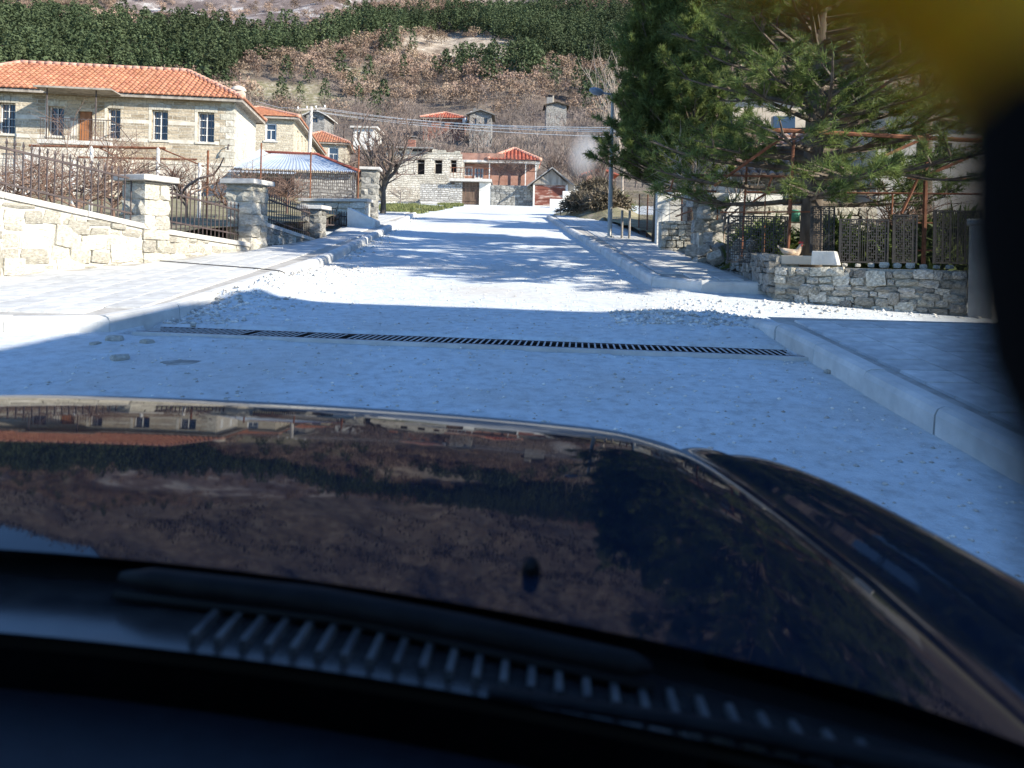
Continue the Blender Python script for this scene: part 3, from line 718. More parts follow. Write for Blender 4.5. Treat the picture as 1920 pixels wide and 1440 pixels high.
def hip_roof(parent, x0, x1, y0, y1, zE, zR, m, tw=.25, row=.33, fascia=None, seed=1):
    rf = empty('roof'); rf.parent = parent
    W = (y1 - y0) / 2; Lx = x1 - x0
    if Lx >= 2 * W:
        rx0, rx1 = x0 + W, x1 - W
    else:
        rx0 = rx1 = (x0 + x1) / 2
    ym = (y0 + y1) / 2; h = zR - zE
    sl = math.hypot(W, h)
    tile_slope(rf, (0, y0, zE), (1, 0, 0), (0, W, h), sl, x0, x1, rx0, rx1, m, tw, row, seed=seed)
    tile_slope(rf, (0, y1, zE), (1, 0, 0), (0, -W, h), sl, x0, x1, rx0, rx1, m, tw, row, seed=seed + 1)
    wx = x1 - rx1; sl2 = math.hypot(wx, h)
    tile_slope(rf, (x1, 0, zE), (0, 1, 0), (-wx, 0, h), sl2, y0, y1, ym, ym, m, tw, row, seed=seed + 2)
    tile_slope(rf, (x0, 0, zE), (0, 1, 0), (rx0 - x0, 0, h), sl2, y0, y1, ym, ym, m, tw, row, seed=seed + 3)
    z2 = zR + .05
    segs = [[(x1, y0, zE + .06), (rx1, ym, z2)], [(x1, y1, zE + .06), (rx1, ym, z2)], [(x0, y0, zE + .06), (rx0, ym, z2)], [(x0, y1, zE + .06), (rx0, ym, z2)]]
    if rx1 > rx0 + .1: segs.append([(rx0, ym, z2), (rx1, ym, z2)])
    mb_parts = MB()
    for s in segs:
        a, b = Vector(s[0]), Vector(s[1]); n = max(1, round((b - a).length / .38))
        for i in range(n): mb_parts.tube([a.lerp(b, i / n), a.lerp(b, min(1.02, (i + 1.1) / n))], [tw * .56, tw * .46], 8)
    mb_parts.build('ridge_tiles', M['tile_edge'], rf, True)
    mb = MB(); f = .16
    for q in ((x0 + .02, x1 - .02, y0 + .02, y0 + .07, zE - f, zE - .02), (x0 + .02, x1 - .02, y1 - .07, y1 - .02, zE - f, zE - .02), (x1 - .07, x1 - .02, y0 + .07, y1 - .07, zE - f, zE - .02), (x0 + .02, x0 + .07, y0 + .07, y1 - .07, zE - f, zE - .02), (x0 + .07, x1 - .07, y0 + .07, y1 - .07, zE - .10, zE - .06)): mb.box(*q)
    mb.build('eaves_board', fascia or M['wood'], rf)
    return rf
class Face:
    """reads pixels as local x and z on the front plane of a root placed at loc and turned by rot"""
    def __init__(s, loc, rot): s.l, s.r = Vector(loc), rot
    def __call__(s, px, py, off=0.0):
        a, b = pix(px, py); n = Vector((math.sin(s.r), -math.cos(s.r), 0)); d = Vector((a, 1, b)); o = Vector((0, 0, EYE))
        t = ((s.l + n * off) - o).dot(n) / d.dot(n); p = o + d * t - s.l
        return p.dot(Vector((math.cos(s.r), math.sin(s.r), 0))), p.z

# --- the long stone house on the left
rot1 = math.atan2(.142, .99)
c1 = P(440, 185, 38.0); zb = 2.9
h1 = empty('stone_house', (c1.x, c1.y, zb), rot1, 'long two-storey stone house with orange tiled hip roof above the iron-fenced wall', 'house')
F1 = Face((c1.x, c1.y, zb), rot1)
Lh, Wh = 13.6, 5.8
zE = c1.z - zb - .08
op = []
def opx(xa, xb, ya, yb):
    a, zt = F1(xa, ya); b, zl = F1(xb, yb); return (a, b, zl, zt)
wins = [opx(371, 401, 210, 267), opx(285, 314, 206, 263), opx(202, 225, 203, 260), opx(91, 119, 199, 255), opx(-2, 28, 192, 251), opx(-120, -92, 188, 244)]
door = opx(147, 172, 208, 272)
low = opx(377, 391, 340, 370)
zb1 = F1(330, 305)[1]
mb = MB(); wall_mesh(mb, -Lh, 0, zb1, zE, 0, wins + [door]); mb.build('upper_wall', M['house_stone'], h1)
mb = MB(); wall_mesh(mb, -Lh, 0, -.6, zb1, 0.0, [low]); mb.build('lower_wall', M['house_rubble'], h1)
swin = [(1.2, 1.9, zE - 2.0, zE - .7), (3.6, 4.3, zE - 2.0, zE - .7)]
mb = MB(); wall_mesh(mb, 0, Wh, -.6, zE, 0.0, swin, axis='y', sgn=1); mb.build('side_wall', M['house_rubble'], h1)
mb = MB(); wall_mesh(mb, 0, Wh, -.6, zE, -Lh, [], axis='y', sgn=-1); wall_mesh(mb, -Lh, 0, -.6, zE, Wh, [], sgn=1); mb.build('rear_wall', M['house_rubble'], h1)
for q in swin: bxpart('shuttered_window', M['whitepaint'], h1, (-.06, -.02, q[0] + .01, q[1] - .01, q[2] + .01, q[3] - .01))
# corner stones, string bands, window heads and sills
for i in range(int((zE - zb1) / .3)):
    z = zb1 + i * .3; w = .62 if i % 2 else .38
    bxpart('corner_stone', M['stone_pale'], h1, (-w, .012, -.014, .5 if i % 2 == 0 else .3, z + .01, z + .285))
for py in (231, 263):
    z = F1(330, py)[1] + (0 if py == 231 else -.06); segs = []; x = -Lh
    cuts = sorted(wins + [door], key=lambda q: q[0])
    for q in cuts + [(-.64, 0, 0, 99)]:
        if q[2] < z + .09 and q[3] > z - .09 or q[3] == 99:
            if q[0] - .02 > x: segs.append((x, q[0] - .02))
            x = max(x, q[1] + .02)
    for a, b in segs: bxpart('string_band', M['band'], h1, (a, b, -.012, .02, z - .09, z + .09))
bxpart('plinth_band', M['band'], h1, (-Lh, .03, -.035, .03, zb1 - .08, zb1 + .06))
for q in wins:
    bxpart('window_lintel', M['stone_pale'], h1, (q[0] - .14, q[0] + .2, -.016, .03, q[3] + .01, q[3] + .27), (q[0] + .22, q[1] - .22, -.022, .03, q[3] + .01, q[3] + .33), (q[1] - .2, q[1] + .14, -.016, .03, q[3] + .01, q[3] + .27))
    bxpart('window_jamb', M['band'], h1, (q[0] - .13, q[0] - .003, -.014, .03, q[2], q[3]))
    bxpart('window_sill', M['band'], h1, (q[0] - .1, q[1] + .1, -.05, .15, q[2] - .1, q[2] - .005))
    window(h1, *q, 0, M['whitepaint'], 2, 4, depth=.26)
    bxpart('iron_bars', M['iron'], h1, *[(q[0] + (q[1] - q[0]) * k / 5 - .008, q[0] + (q[1] - q[0]) * k / 5 + .008, .11, .126, q[2] + .01, q[3] - .01) for k in range(1, 5)])
w = window(h1, *low, 0, M['wood'], 2, 3, depth=.22)
d = bxpart('door', M['doorwood'], h1, (door[0] + .02, door[1] - .02, .16, .2, door[2], door[3] - .02))
for k in range(2): bxpart('door_panel', M['doorwood'], d, (door[0] + .09, door[1] - .09, .145, .162, door[2] + .15 + k * .8, door[2] + .75 + k * .8))
bxpart('painted_sun_strip', M['band'], h1, (door[0] - .35, door[0] - .02, -.012, .02, door[2], door[3] - .3))  # pale strip painting in the sunlit wall left of the door
hip_roof(h1, -Lh - .45, .45, -.45, Wh + .45, zE + .02, zE + 1.85, M['tile'], .25, .34, seed=5)
# porch: canopy, posts, landing, stair, railing
cx0, zc = F1(66, 172, 1.5); cx1, _ = F1(212, 182, 1.5)
pr = bxpart('porch_canopy', M['wood'], h1, (cx0, cx1, -1.7, -.02, zE - .10, zE - .05), (cx0, cx1, -1.74, -1.7, zE - .12, zE - .04))
lz = door[2] - .02
bxpart('landing_slab', M['capstone'], h1, (cx0 + .2, cx1, -1.7, -.01, lz - .18, lz))
for x in (cx0 + .45, cx1 - .75):
    mb = MB(); mb.tube([(x, -1.4, lz), (x, -1.4, zE - .1)], .03, 8); mb.build('porch_post', M['iron'], h1)
ral = MB(); ral.bar((cx0 + .25, -1.64, lz + .95), (cx1 - .05, -1.64, lz + .95), .035); ral.bar((cx1 - .05, -1.64, lz + .95), (cx1 - .05, -.05, lz + .95), .035)
ral = ral.build('railing', M['iron'], h1)
for k in range(26):
    x = cx0 + .3 + k * (cx1 - cx0 - .4) / 25; mb = MB(); mb.bar((x, -1.64, lz), (x, -1.64, lz + .93), .016); mb.build('baluster', M['iron'], ral)
bxpart('stair_wall', M['house_rubble'], h1, (cx0 + .3, cx1 - .1, -1.6, -.02, -.6, lz - .2))
st = MB()
for k in range(9): st.box(cx0 - 2.6 + k * .32, cx0 - 2.6 + (k + 1) * .32, -1.65, -.1, -.6, (k + 1) * (lz - .2) / 9 - .02)
st.build('stone_stair', M['capstone'], h1)
sr = MB()
sr.bar((cx1 + .0, -.9, lz + .9), (cx1 + .9, -.9, lz - .2), .03); sr.bar((cx1, -.9, lz + .5), (cx1 + .9, -.9, lz - .6), .02); sr.build('hand_rail', M['iron'], h1)
# chimney with a rounded cap
cp = P(447, 190, 44.5); lo = Matrix.Rotation(-rot1, 3, 'Z') @ (cp - Vector((c1.x, c1.y, zb)))
ck = MB(); ck.box(lo.x - .33, lo.x + .33, lo.y - .33, lo.y + .33, lo.z - 4, lo.z + .55); ck = ck.build('chimney', M['cream'], h1)
ck2 = MB(); ck2.tube([(lo.x, lo.y, lo.z + .55), (lo.x, lo.y, lo.z + .62), (lo.x, lo.y, lo.z + .78), (lo.x, lo.y, lo.z + .86)], [.42, .42, .32, .12], 12); ck2.build('chimney_cap', M['cream'], ck, True)
# wall lamp
wx, wz = F1(430, 278); mb = MB(); mb.tube([(wx, -.02, wz + .1), (wx, -.25, wz + .16), (wx + .02, -.4, wz + .05), (wx + .02, -.4, wz - .12)], [.02, .02, .03, .06], 8); mb.build('wall_lamp', M['iron'], h1)

# --- the two stone houses farther along
def side_house(name, label, px_c, py_e, Yc, L, W, base, rise, front_px, side_n, tilem, seed):
    c = P(px_c, py_e, Yc); z0 = base
    root = empty(name, (c.x, c.y, z0), rot1, label, 'house', 'stone houses along the left side of the street')
    Fc = Face((c.x, c.y, z0), rot1); zE_ = c.z - z0
    a, zt = Fc(front_px[0], front_px[2]); b_, zl = Fc(front_px[1], front_px[3]); ops = [(a, b_, zl, zt)]
    mb = MB(); wall_mesh(mb, -L, 0, -1, zE_, 0, ops); mb.build('front_wall', M['far_stone'], root)
    window(root, *ops[0], 0, M['whitepaint'], 2, 1, depth=.12, fw=.09, transom=.62)
    bxpart('window_sill', M['capstone'], root, (a - .12, b_ + .12, -.07, .1, zl - .12, zl - .01))
    so_ = [(2 + k * (W - 3) / side_n, 2.9 + k * (W - 3) / side_n, zE_ - 1.9, zE_ - .55) for k in range(side_n)]
    mb = MB(); wall_mesh(mb, 0, W, -1, zE_, 0, so_, axis='y', sgn=1); mb.build('side_wall', M['far_stone'], root)
    for q in so_: window(root, *q, 0, M['whitepaint'], 2, 1, depth=.15, axis='y', sgn=1)
    mb = MB(); wall_mesh(mb, 0, W, -1, zE_, -L, [], axis='y', sgn=-1); wall_mesh(mb, -L, 0, -1, zE_, W, [], sgn=1); mb.build('rear_wall', M['far_stone'], root)
    hip_roof(root, -L - .4, .4, -.4, W + .4, zE_, zE_ + rise, tilem, .27, .36, seed=seed)
    return root
side_house('stone_house', 'stone house with white-framed window and orange roof just behind the long house', 551, 221, 56, 8.0, 20, 4.6, 2.3, (498, 518, 231, 264), 7, M['tile'], 21)
side_house('stone_house', 'smallest stone house with orange roof behind the wooden power pole', 650, 269, 86, 6.0, 8, 8.5, 1.7, (616, 634, 276, 309), 3, M['tile'], 31)

# --- the lean-to with a sheet metal roof
sh = empty('metal_roofed_shed', (P(440, 325, 36).x, 36, 2.6), rot1, 'low stone shed under a blue-grey corrugated sheet roof beside the long house', 'shed')
FS = Face(sh.location, rot1)
xR, zEv = FS(672, 322); _, zRd = FS(540, 290); zEv -= .03
mb = MB(); wall_mesh(mb, .15, xR - .3, -.6, zEv - .05, .3, [(1.2, 2.6, zEv - 1.6, zEv - .35)]); mb.build('front_wall', M['grey_rubble'], sh)
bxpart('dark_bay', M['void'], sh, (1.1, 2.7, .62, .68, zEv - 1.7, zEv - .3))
mb = MB(); wall_mesh(mb, .3, 4.2, -.6, zEv - .05, xR - .3, [], axis='y', sgn=1); mb.build('side_wall', M['grey_rubble'], sh)
def corrugated(parent, rows, m, name='metal_roof', amp=.022, per=.18):
    """rows: list of (left, right) points from eave to ridge"""
    mb = MB(); Lmax = max((Vector(b) - Vector(a)).length for a, b in rows); n = int(Lmax / per * 4)
    for a, b in rows:
        a, b = Vector(a), Vector(b)
        for i in range(n + 1):
            p = a.lerp(b, i / n); mb.v.append((p.x, p.y, p.z + amp * math.sin(i / n * Lmax / per * 6.283)))
    for j in range(len(rows) - 1):
        for i in range(n): k = j * (n + 1) + i; mb.f.append((k, k + 1, k + n + 2, k + n + 1))
    return mb.build(name, m, parent, True)
zRl = zRd + .42
corrugated(sh, [((.0, -.1, zEv), (xR, -.1, zEv)), ((.55, 1.6, (zEv + zRl) / 2), (xR - 1.0, 1.6, (zEv + zRl) / 2)), ((1.1, 3.3, zRl), (xR - 2.2, 3.3, zRl))], M['tin'])
corrugated(sh, [((-.25, -.5, zEv - .22), (2.7, -.5, zEv - .22)), ((-.25, .3, zEv - .03), (2.7, .3, zEv - .03))], M['tin'], 'lower_metal_roof')
mb = MB(); mb.tube([(.75, 3.3, zRl + .06), (xR - 2.2, 3.3, zRl + .05), (xR + .02, -.1, zEv + .06)], .07, 8); mb.build('ridge_cap', M['tile_red'], sh, True)
mb = MB(); mb.add([(-.05, -.1, zEv), (.55, 3.3, zRl + .22), (.95, 3.3, zRl + .02), (.35, -.1, zEv + .02)], [(0, 1, 2, 3)]); mb.build('flashing', M['tin'], sh)

# --- the ruined house at the end of the street
def plain_house(name, label, cat, px_l, px_r, py_t, Yd, depth, base_py, rot=0.0, group=None):
    a = P(px_l, base_py, Yd); root = empty(name, (a.x, a.y, a.z), rot, label, cat, group)
    F_ = Face((a.x, a.y, a.z), rot); xr, _ = F_(px_r, base_py); _, zt = F_((px_l + px_r) / 2, py_t)
    return root, F_, xr, zt
rh, FR, xr, zt = plain_house('ruined_house', 'roofless pale stone house with empty windows behind the bare tree', 'house', 722, 865, 287, 67, 7, 386)
rw = []
for q in ((737, 746, 299, 326), (782, 796, 299, 327), (815, 829, 300, 326), (845, 856, 300, 323)):
    a, z1 = FR(q[0], q[2]); b_, z0 = FR(q[1], q[3]); rw.append((a, b_, z0, z1))
mb = MB(); wall_mesh(mb, 0, xr, -.6, zt, 0, rw, .5); mb.build('front_wall', M['ruin_stone'], rh)
mb = MB(); wall_mesh(mb, 0, 7, -.6, zt - .3, 0, [], axis='y', sgn=-1); wall_mesh(mb, 0, 7, -.6, zt - .4, xr, [], axis='y', sgn=1); wall_mesh(mb, 0, xr, -.6, zt - .7, 7, [], sgn=1); mb.build('other_walls', M['ruin_stone'], rh)
r_ = random.Random(4); x = 0
while x < xr - .2:
    w = r_.uniform(.35, .8); h = r_.uniform(.05, .34); bxpart('top_stone', M['stone_pale'], rh, (x, min(xr, x + w) - .02, -.03, .5, zt + .002, zt + h)); x += w
bxpart('roof_remnant', M['slate'], rh, (-.4, xr * .62, -.5, 6.5, zt + .34, zt + .44)); 
for q in rw:
    bxpart('window_lintel', M['wood'], rh, (q[0] - .15, q[1] + .15, -.03, .3, q[3] + .003, q[3] + .14))
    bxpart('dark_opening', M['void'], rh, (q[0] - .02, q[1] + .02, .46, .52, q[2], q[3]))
    bxpart('window_frame', M['wood'], rh, (q[0], q[0] + .06, .2, .26, q[2], q[3]), (q[1] - .06, q[1], .2, .26, q[2], q[3]), (q[0] + .06, q[1] - .06, .2, .26, q[3] - .3, q[3] - .24))
xc, _ = FR(765, 262); _, zc_ = FR(765, 262)
ch = bxpart('chimney', M['brick'], rh, (xc - .35, xc + .35, 2.0, 2.7, zt - .3, zc_ + .3)); bxpart('chimney_cap', M['slate'], ch, (xc - .45, xc + .45, 1.9, 2.8, zc_ + .52, zc_ + .62), (xc - .3, xc - .2, 2.1, 2.6, zc_ + .3, zc_ + .52), (xc + .2, xc + .3, 2.1, 2.6, zc_ + .3, zc_ + .52))

# --- courtyard wall with its gate below the terrace house
cw, FC, xr, zt = plain_house('courtyard_wall', 'low stone courtyard wall with a brown wooden gate under a slab', 'wall', 787, 999, 346, 65.0, .5, 385)
def at_(px_, py_): return FC(px_, py_)
gx0, gz1 = at_(867, 341); gx1, gz0 = at_(898, 384)
x1, z1 = at_(787, 350); x2, z2 = at_(853, 336)
mb = MB(); mb.box(0, x2, 0, .5, -.5, at_(820, 345)[1]); mb.box(x2, gx0, 0, .55, -.5, gz1 + .0); mb.build('left_wall', M['pale_grey_rubble'], cw)
mb = MB(); x3, _ = at_(920, 350); mb.box(gx1, x3, 0, .55, -.5, gz1); mb.build('gate_pier', M['whitewall'], cw)
mb = MB(); mb.box(x3, xr, .05, .5, -.5, zt); mb.build('right_wall', M['grey_rubble'], cw)
n_ = 5
gt = empty('gate'); gt.parent = cw
for k in range(n_):
    w = (gx1 - gx0) / n_; bxpart('gate_board', M['gatewood'], gt, (gx0 + k * w + .008, gx0 + (k + 1) * w - .008, .2, .25, gz0, gz1 - .02))
bxpart('gate_rail', M['gatewood'], gt, (gx0, gx1, .15, .2, gz0 + .3, gz0 + .42), (gx0, gx1, .15, .2, gz1 - .5, gz1 - .38))
sx0, sz = at_(843, 336); sx1, _ = at_(922, 336)
bxpart('terrace_slab', M['capstone'], cw, (sx0, sx1, -.5, 4.5, gz1 + .02, gz1 + .24))
bxpart('stone_bench', M['capstone'], cw, (at_(790, 380)[0], at_(850, 380)[0], -.5, -.02, .12, .3))
# railing on the slab
rl = MB(); zt2 = gz1 + 1.1; rl.bar((sx0 + .05, -.4, zt2), (sx1 - .05, -.4, zt2), .05); rl.bar((sx0 + .05, -.4, zt2 - .4), (sx1 - .05, -.4, zt2 - .4), .03); rl = rl.build('railing', M['rust'], cw)
for k in range(13):
    x = sx0 + .06 + k * (sx1 - sx0 - .12) / 12; mb = MB(); mb.bar((x, -.4, gz1 + .24), (x, -.4, zt2 - .02), .03); mb.build('baluster', M['rust'], rl)
# stone pieces of the grey wall that can be told apart
r_ = random.Random(8); z = 0.0
while z < zt - .12:
    x = x3 + .02; h = r_.uniform(.16, .3)
    while x < xr - .15:
        w = r_.uniform(.25, .6); w = min(w, xr - x); k = r_.randrange(7)
        link('wall_stone', LM['stone_grey'][k], cw, (x + w / 2, .06, z + h / 2), (0, 0, 0), (w * 1.02, .2, h * 1.02)); x += w
    z += h

# --- terrace house
th, FT, xr, zt = plain_house('terrace_house', 'faded pink house with red pyramid tile roof and a flat terrace roof', 'house', 866, 1008, 306, 70.5, 6, 385)
w1 = [FT(872, 312) + FT(886, 330), FT(890, 314) + FT(906, 335)]
ops = [(q[0], q[2], q[3], q[1]) for q in w1]
xm, _ = FT(916, 300)
mb = MB(); wall_mesh(mb, .1, xr - .3, -.6, zt - .1, .0, ops); mb.build('front_wall', M['pink'], th)
mb = MB(); wall_mesh(mb, 0, 6, -.6, zt - .1, xr - .3, [], axis='y', sgn=1); wall_mesh(mb, 0, 6, -.6, zt - .1, .1, [], axis='y', sgn=-1); mb.build('side_wall', M['whitewall'], th)
for q in ops: window(th, *q, 0, M['whitepaint'], 2, 1, depth=.1, fw=.08)
bxpart('roof_slab', M['whitewall'], th, (-.2, xr + .1, -.9, 6, zt - .06, zt + .14))
bxpart('slab_edge', M['pink'], th, (-.2, xm + 1.4, -.86, 5.9, zt + .142, zt + .75))
zpk = FT(962, 281)[1]
hip_roof(th, xm - .1, xr + .15, -.95, 5.2, zt + .2, zpk + .35, M['tile_red'], .34, .4, seed=41)
for px_ in (918, 985, 1004):
    x, _ = FT(px_, 330); mb = MB(); mb.bar((x, -.75, -.3), (x, -.75, zt - .06), .09); mb.build('terrace_post', M['whitepaint'], th)

# --- garage
ga, FG, xr, zt = plain_house('garage', 'small gabled garage with peeling red-brown double doors', 'garage', 999, 1064, 345, 64.2, 5, 385)
dx0, dz1 = FG(1003, 345); dx1, dz0 = FG(1060, 384); xa, za = FG(1035, 319)
mb = MB(); wall_mesh(mb, 0, xr, -.4, zt, 0, [(dx0, dx1, -.4 + .4, dz1 - .05)]); mb.build('front_wall', M['whitewall'], ga)
mb = MB(); wall_mesh(mb, 0, 5, -.4, zt, xr, [], axis='y', sgn=1); wall_mesh(mb, 0, 5, -.4, zt, 0, [], axis='y', sgn=-1); mb.build('side_wall', M['whitewall'], ga)
gb = MB(); n_ = 7
for k in range(n_):
    z0, z1 = zt + k * (za - zt) / n_, zt + (k + 1) * (za - zt) / n_; s0 = (k) / n_
    gb_ = MB(); gb_.hexa([(xa * s0, -.02 - .004 * (k % 2), z0), (xr - (xr - xa) * s0, -.02 - .004 * (k % 2), z0), (xr - (xr - xa) * s0, .04, z0), (xa * s0, .04, z0), (xa * (s0 + .13), -.02 - .004 * (k % 2), z1), (xr - (xr - xa) * (s0 + .13), -.02 - .004 * (k % 2), z1), (xr - (xr - xa) * (s0 + .13), .04, z1), (xa * (s0 + .13), .04, z1)])
    gb_.build('gable_board', M['wood'], ga)
rf = MB(); ex = .35
for sgn, xe in ((-1, -.5), (1, xr + .6)):
    zz = zt - .28
    rf.hexa([(xa, -.5, za + .12), (xe, -.5, zz), (xe, 5.2, zz), (xa, 5.2, za + .12), (xa, -.5, za + .22), (xe, -.5, zz + .1), (xe, 5.2, zz + .1), (xa, 5.2, za + .22)])
rf.build('roof', M['slate'], ga)
for k in range(2):
    a, b_ = dx0 + k * (dx1 - dx0) / 2, dx0 + (k + 1) * (dx1 - dx0) / 2
    d = bxpart('garage_door', M['garagedoor'], ga, (a + .015, b_ - .015, .06, .1, .02, dz1 - .07))
    bxpart('door_rail', M['garagedoor'], d, (a + .03, b_ - .03, .035, .06, .5, .62), (a + .03, b_ - .03, .035, .06, 1.3, 1.42))
bxpart('lintel_board', M['wood'], ga, (dx0 - .1, dx1 + .1, -.03, -.004, dz1 - .04, dz1 + .1))
# white steps wall before the garage
wa = P(1031, 385, 61.5); o = empty('low_wall', wa, 0, 'low whitewashed wall stepping up at the right side of the garage', 'wall')
bxpart('wall_block', M['whitewall'], o, (0, 1.9, 0, .35, -.3, .5)); bxpart('wall_block', M['whitewall'], o, (1.0, 3.0, .4, .75, -.3, 1.15)); bxpart('wall_block', M['whitewall'], o, (1.9, 2.7, .8, 1.1, -.3, 1.6))

# --- houses up the slope
def up_house(name, label, px_l, px_r, py_e, py_b, Yd, depth, wallm, roof, roofm, py_ridge, wins=0):
    a = P(px_l, py_b, Yd); root = empty(name, (a.x, a.y, a.z), 0, label, 'house', 'houses up on the hillside')
    F_ = Face((a.x, a.y, a.z), 0); xr, _ = F_(px_r, py_b); _, zt = F_(px_l, py_e); _, zr = F_((px_l + px_r) / 2, py_ridge)
    ops = [(xr * (k + .3) / wins, xr * (k + .62) / wins, zt * .45, zt * .8) for k in range(wins)]
    mb = MB(); wall_mesh(mb, 0, xr, -3, zt, 0, ops); wall_mesh(mb, 0, depth, -3, zt, xr, [], axis='y', sgn=1); wall_mesh(mb, 0, depth, -3, zt, 0, [], axis='y', sgn=-1); mb.build('wall', wallm, root)
    for q in ops: window(root, *q, 0, M['wood'], 2, 1, depth=.2)
    if roof == 'hip': hip_roof(root, -.5, xr + .5, -.5, depth + .5, zt, max(zr, zt + .6), roofm, .4, .5)
    elif roof == 'gable':
        mb = MB(); h = max(.5, zr - zt); m_ = xr / 2
        for xe in (-.5, xr + .5):
            mb.hexa([(m_, -.5, zt + h), (xe, -.5, zt - .15), (xe, depth + .5, zt - .15), (m_, depth + .5, zt + h), (m_, -.5, zt + h + .16), (xe, -.5, zt), (xe, depth + .5, zt), (m_, depth + .5, zt + h + .16)])
        mb.build('roof', roofm, root); g = MB(); g.add([(0, .02, zt), (xr, .02, zt), (m_, .02, zt + h)], [(0, 1, 2)]); g.build('gable', wallm, root)
    else:
        bxpart('roof', roofm, root, (-.4, xr + .4, -.4, depth + .4, zt + .002, zt + .25))
    return root, F_, xr, zt
rr, Fr, xr, zt = up_house('hill_house', 'hillside house with bright red roof and brick upper wall above the ruin', 793, 868, 221, 250, 122, 7, M['brick'], 'hip', M['tile_red'], 204, 3)
for px_, py_ in ((872, 229), (884, 217)):
    x, z = Fr(px_, py_); d = MB(); d.tube([(x, -.4, z), (x + .1, -.55, z), (x + .13, -.6, z)], [.12, .5, .58], 14); d.build('satellite_dish', M['whitepaint'], rr, True)
r2, _, xr, zt = up_house('hill_house', 'grey stone hillside house with a bright lit corner right of the red roof', 880, 921, 214, 250, 118, 6, M['grey_rubble'], 'gable', M['slate'], 207, 2)
mb = MB(); mb.box(.4, .8, 2, 2.4, zt - .2, zt + 1.3); mb.build('chimney', M['slate'], r2)
r3, _, xr, zt = up_house('hill_hut', 'small overgrown stone hut with tall dark chimney high on the slope', 1024, 1062, 197, 216, 150, 5, M['grey_rubble'], 'gable', M['bush'], 193, 0)
mb = MB(); mb.box(.1, 1.2, 1, 2.0, zt - .5, zt + 1.7); mb.build('chimney', M['slate'], r3); bxpart('chimney_plaster', M['cream'], r3, (1.202, 1.45, 1, 2.2, zt + .4, zt + 2.0))
up_house('hill_house', 'pale house with flat grey roof half hidden behind the wooden power pole', 574, 608, 216, 240, 112, 6, M['grey_rubble'], 'gable', M['capstone'], 207, 1)
up_house('hill_house', 'small white house seen through the bare street tree branches', 662, 702, 240, 275, 108, 6, M['whitewall'], 'flat', M['capstone'], 236, 2)
up_house('hill_hut', 'low brown tiled hut at the far end beyond the garage', 1098, 1150, 326, 350, 82, 4, M['pink'], 'gable', M['tile_red'], 318, 1)

# --- houses in the yard on the right
yh = empty('yard_house', (P(1392, 480, 23).x, 23, 2.0), R(-4), 'stone and cream house with an old pink tiled roof behind the pine trees', 'house')
FY = Face(yh.location, R(-4))
xr = FY(1600, 400)[0]; zs = FY(1480, 382)[1]; zw = FY(1480, 330)[1]; zr = FY(1460, 252)[1]
mb = MB(); wall_mesh(mb, 0, xr, -1, zs, 0, [(2.2, 3.0, 1.0, 2.0)]); mb.build('stone_wall', M['grey_rubble'], yh)
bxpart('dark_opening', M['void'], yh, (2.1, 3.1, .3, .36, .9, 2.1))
bxpart('plaster_wall', M['cream'], yh, (0, xr, .03, .4, zs + .003, zw))
tile_slope(yh, (0, -.4, zw - .05), (1, 0, 0), (0, 3.4, zr - zw + .5), math.hypot(3.4, zr - zw + .5), -.4, xr + .4, -.4, xr + .4, M['tile_old'], .24, .34)
bxpart('side_wall', M['cream'], yh, (-.02, .3, .42, 3.6, -1, zw - .1), (xr - .3, xr + .02, .42, 3.6, -1, zw - .1))
zu = FY(1460, 160)[1]
bxpart('upper_wall', M['cream'], yh, (.3, 4.4, 3.3, 7, zw, zu + .5))
wq = (1.6, 2.3, zu - 1.4, zu - .3); mb = MB()
bxpart('upper_window', M['glass'], yh, (wq[0], wq[1], 3.27, 3.298, wq[2], wq[3]))
bxpart('upper_roof', M['tile_old'], yh, (.0, 4.8, 2.9, 7.4, zu + .503, zu + .7))
wh = empty('yard_house', (P(1640, 480, 21).x, 21, 1.9), R(-6), 'grey rendered house with small dark windows behind the rusty frame on the right', 'house')
FW = Face(wh.location, R(-6)); xr = FW(2000, 400)[0]; zt = FW(1700, 200)[1]
M['render'] = mat('grey_render', (0.34, 0.32, 0.30), (0.47, 0.45, 0.42), 0.9, 1.2, 8, 0.006, 25)
w2 = [(FW(1752, 268)[0], FW(1785, 290)[0], FW(1752, 290)[1], FW(1752, 268)[1]), (FW(1660, 265)[0], FW(1690, 290)[0], FW(1660, 290)[1], FW(1660, 265)[1])]
mb = MB(); wall_mesh(mb, 0, xr, -1, zt, 0, w2); wall_mesh(mb, 0, 6, -1, zt, 0, [], axis='y', sgn=-1); mb.build('wall', M['render'], wh)
for q in w2: window(wh, *q, 0, M['wood'], 2, 1, depth=.12)
bxpart('roof', M['tile_old'], wh, (-.4, xr + .4, -.5, 6.4, zt + .003, zt + .25))

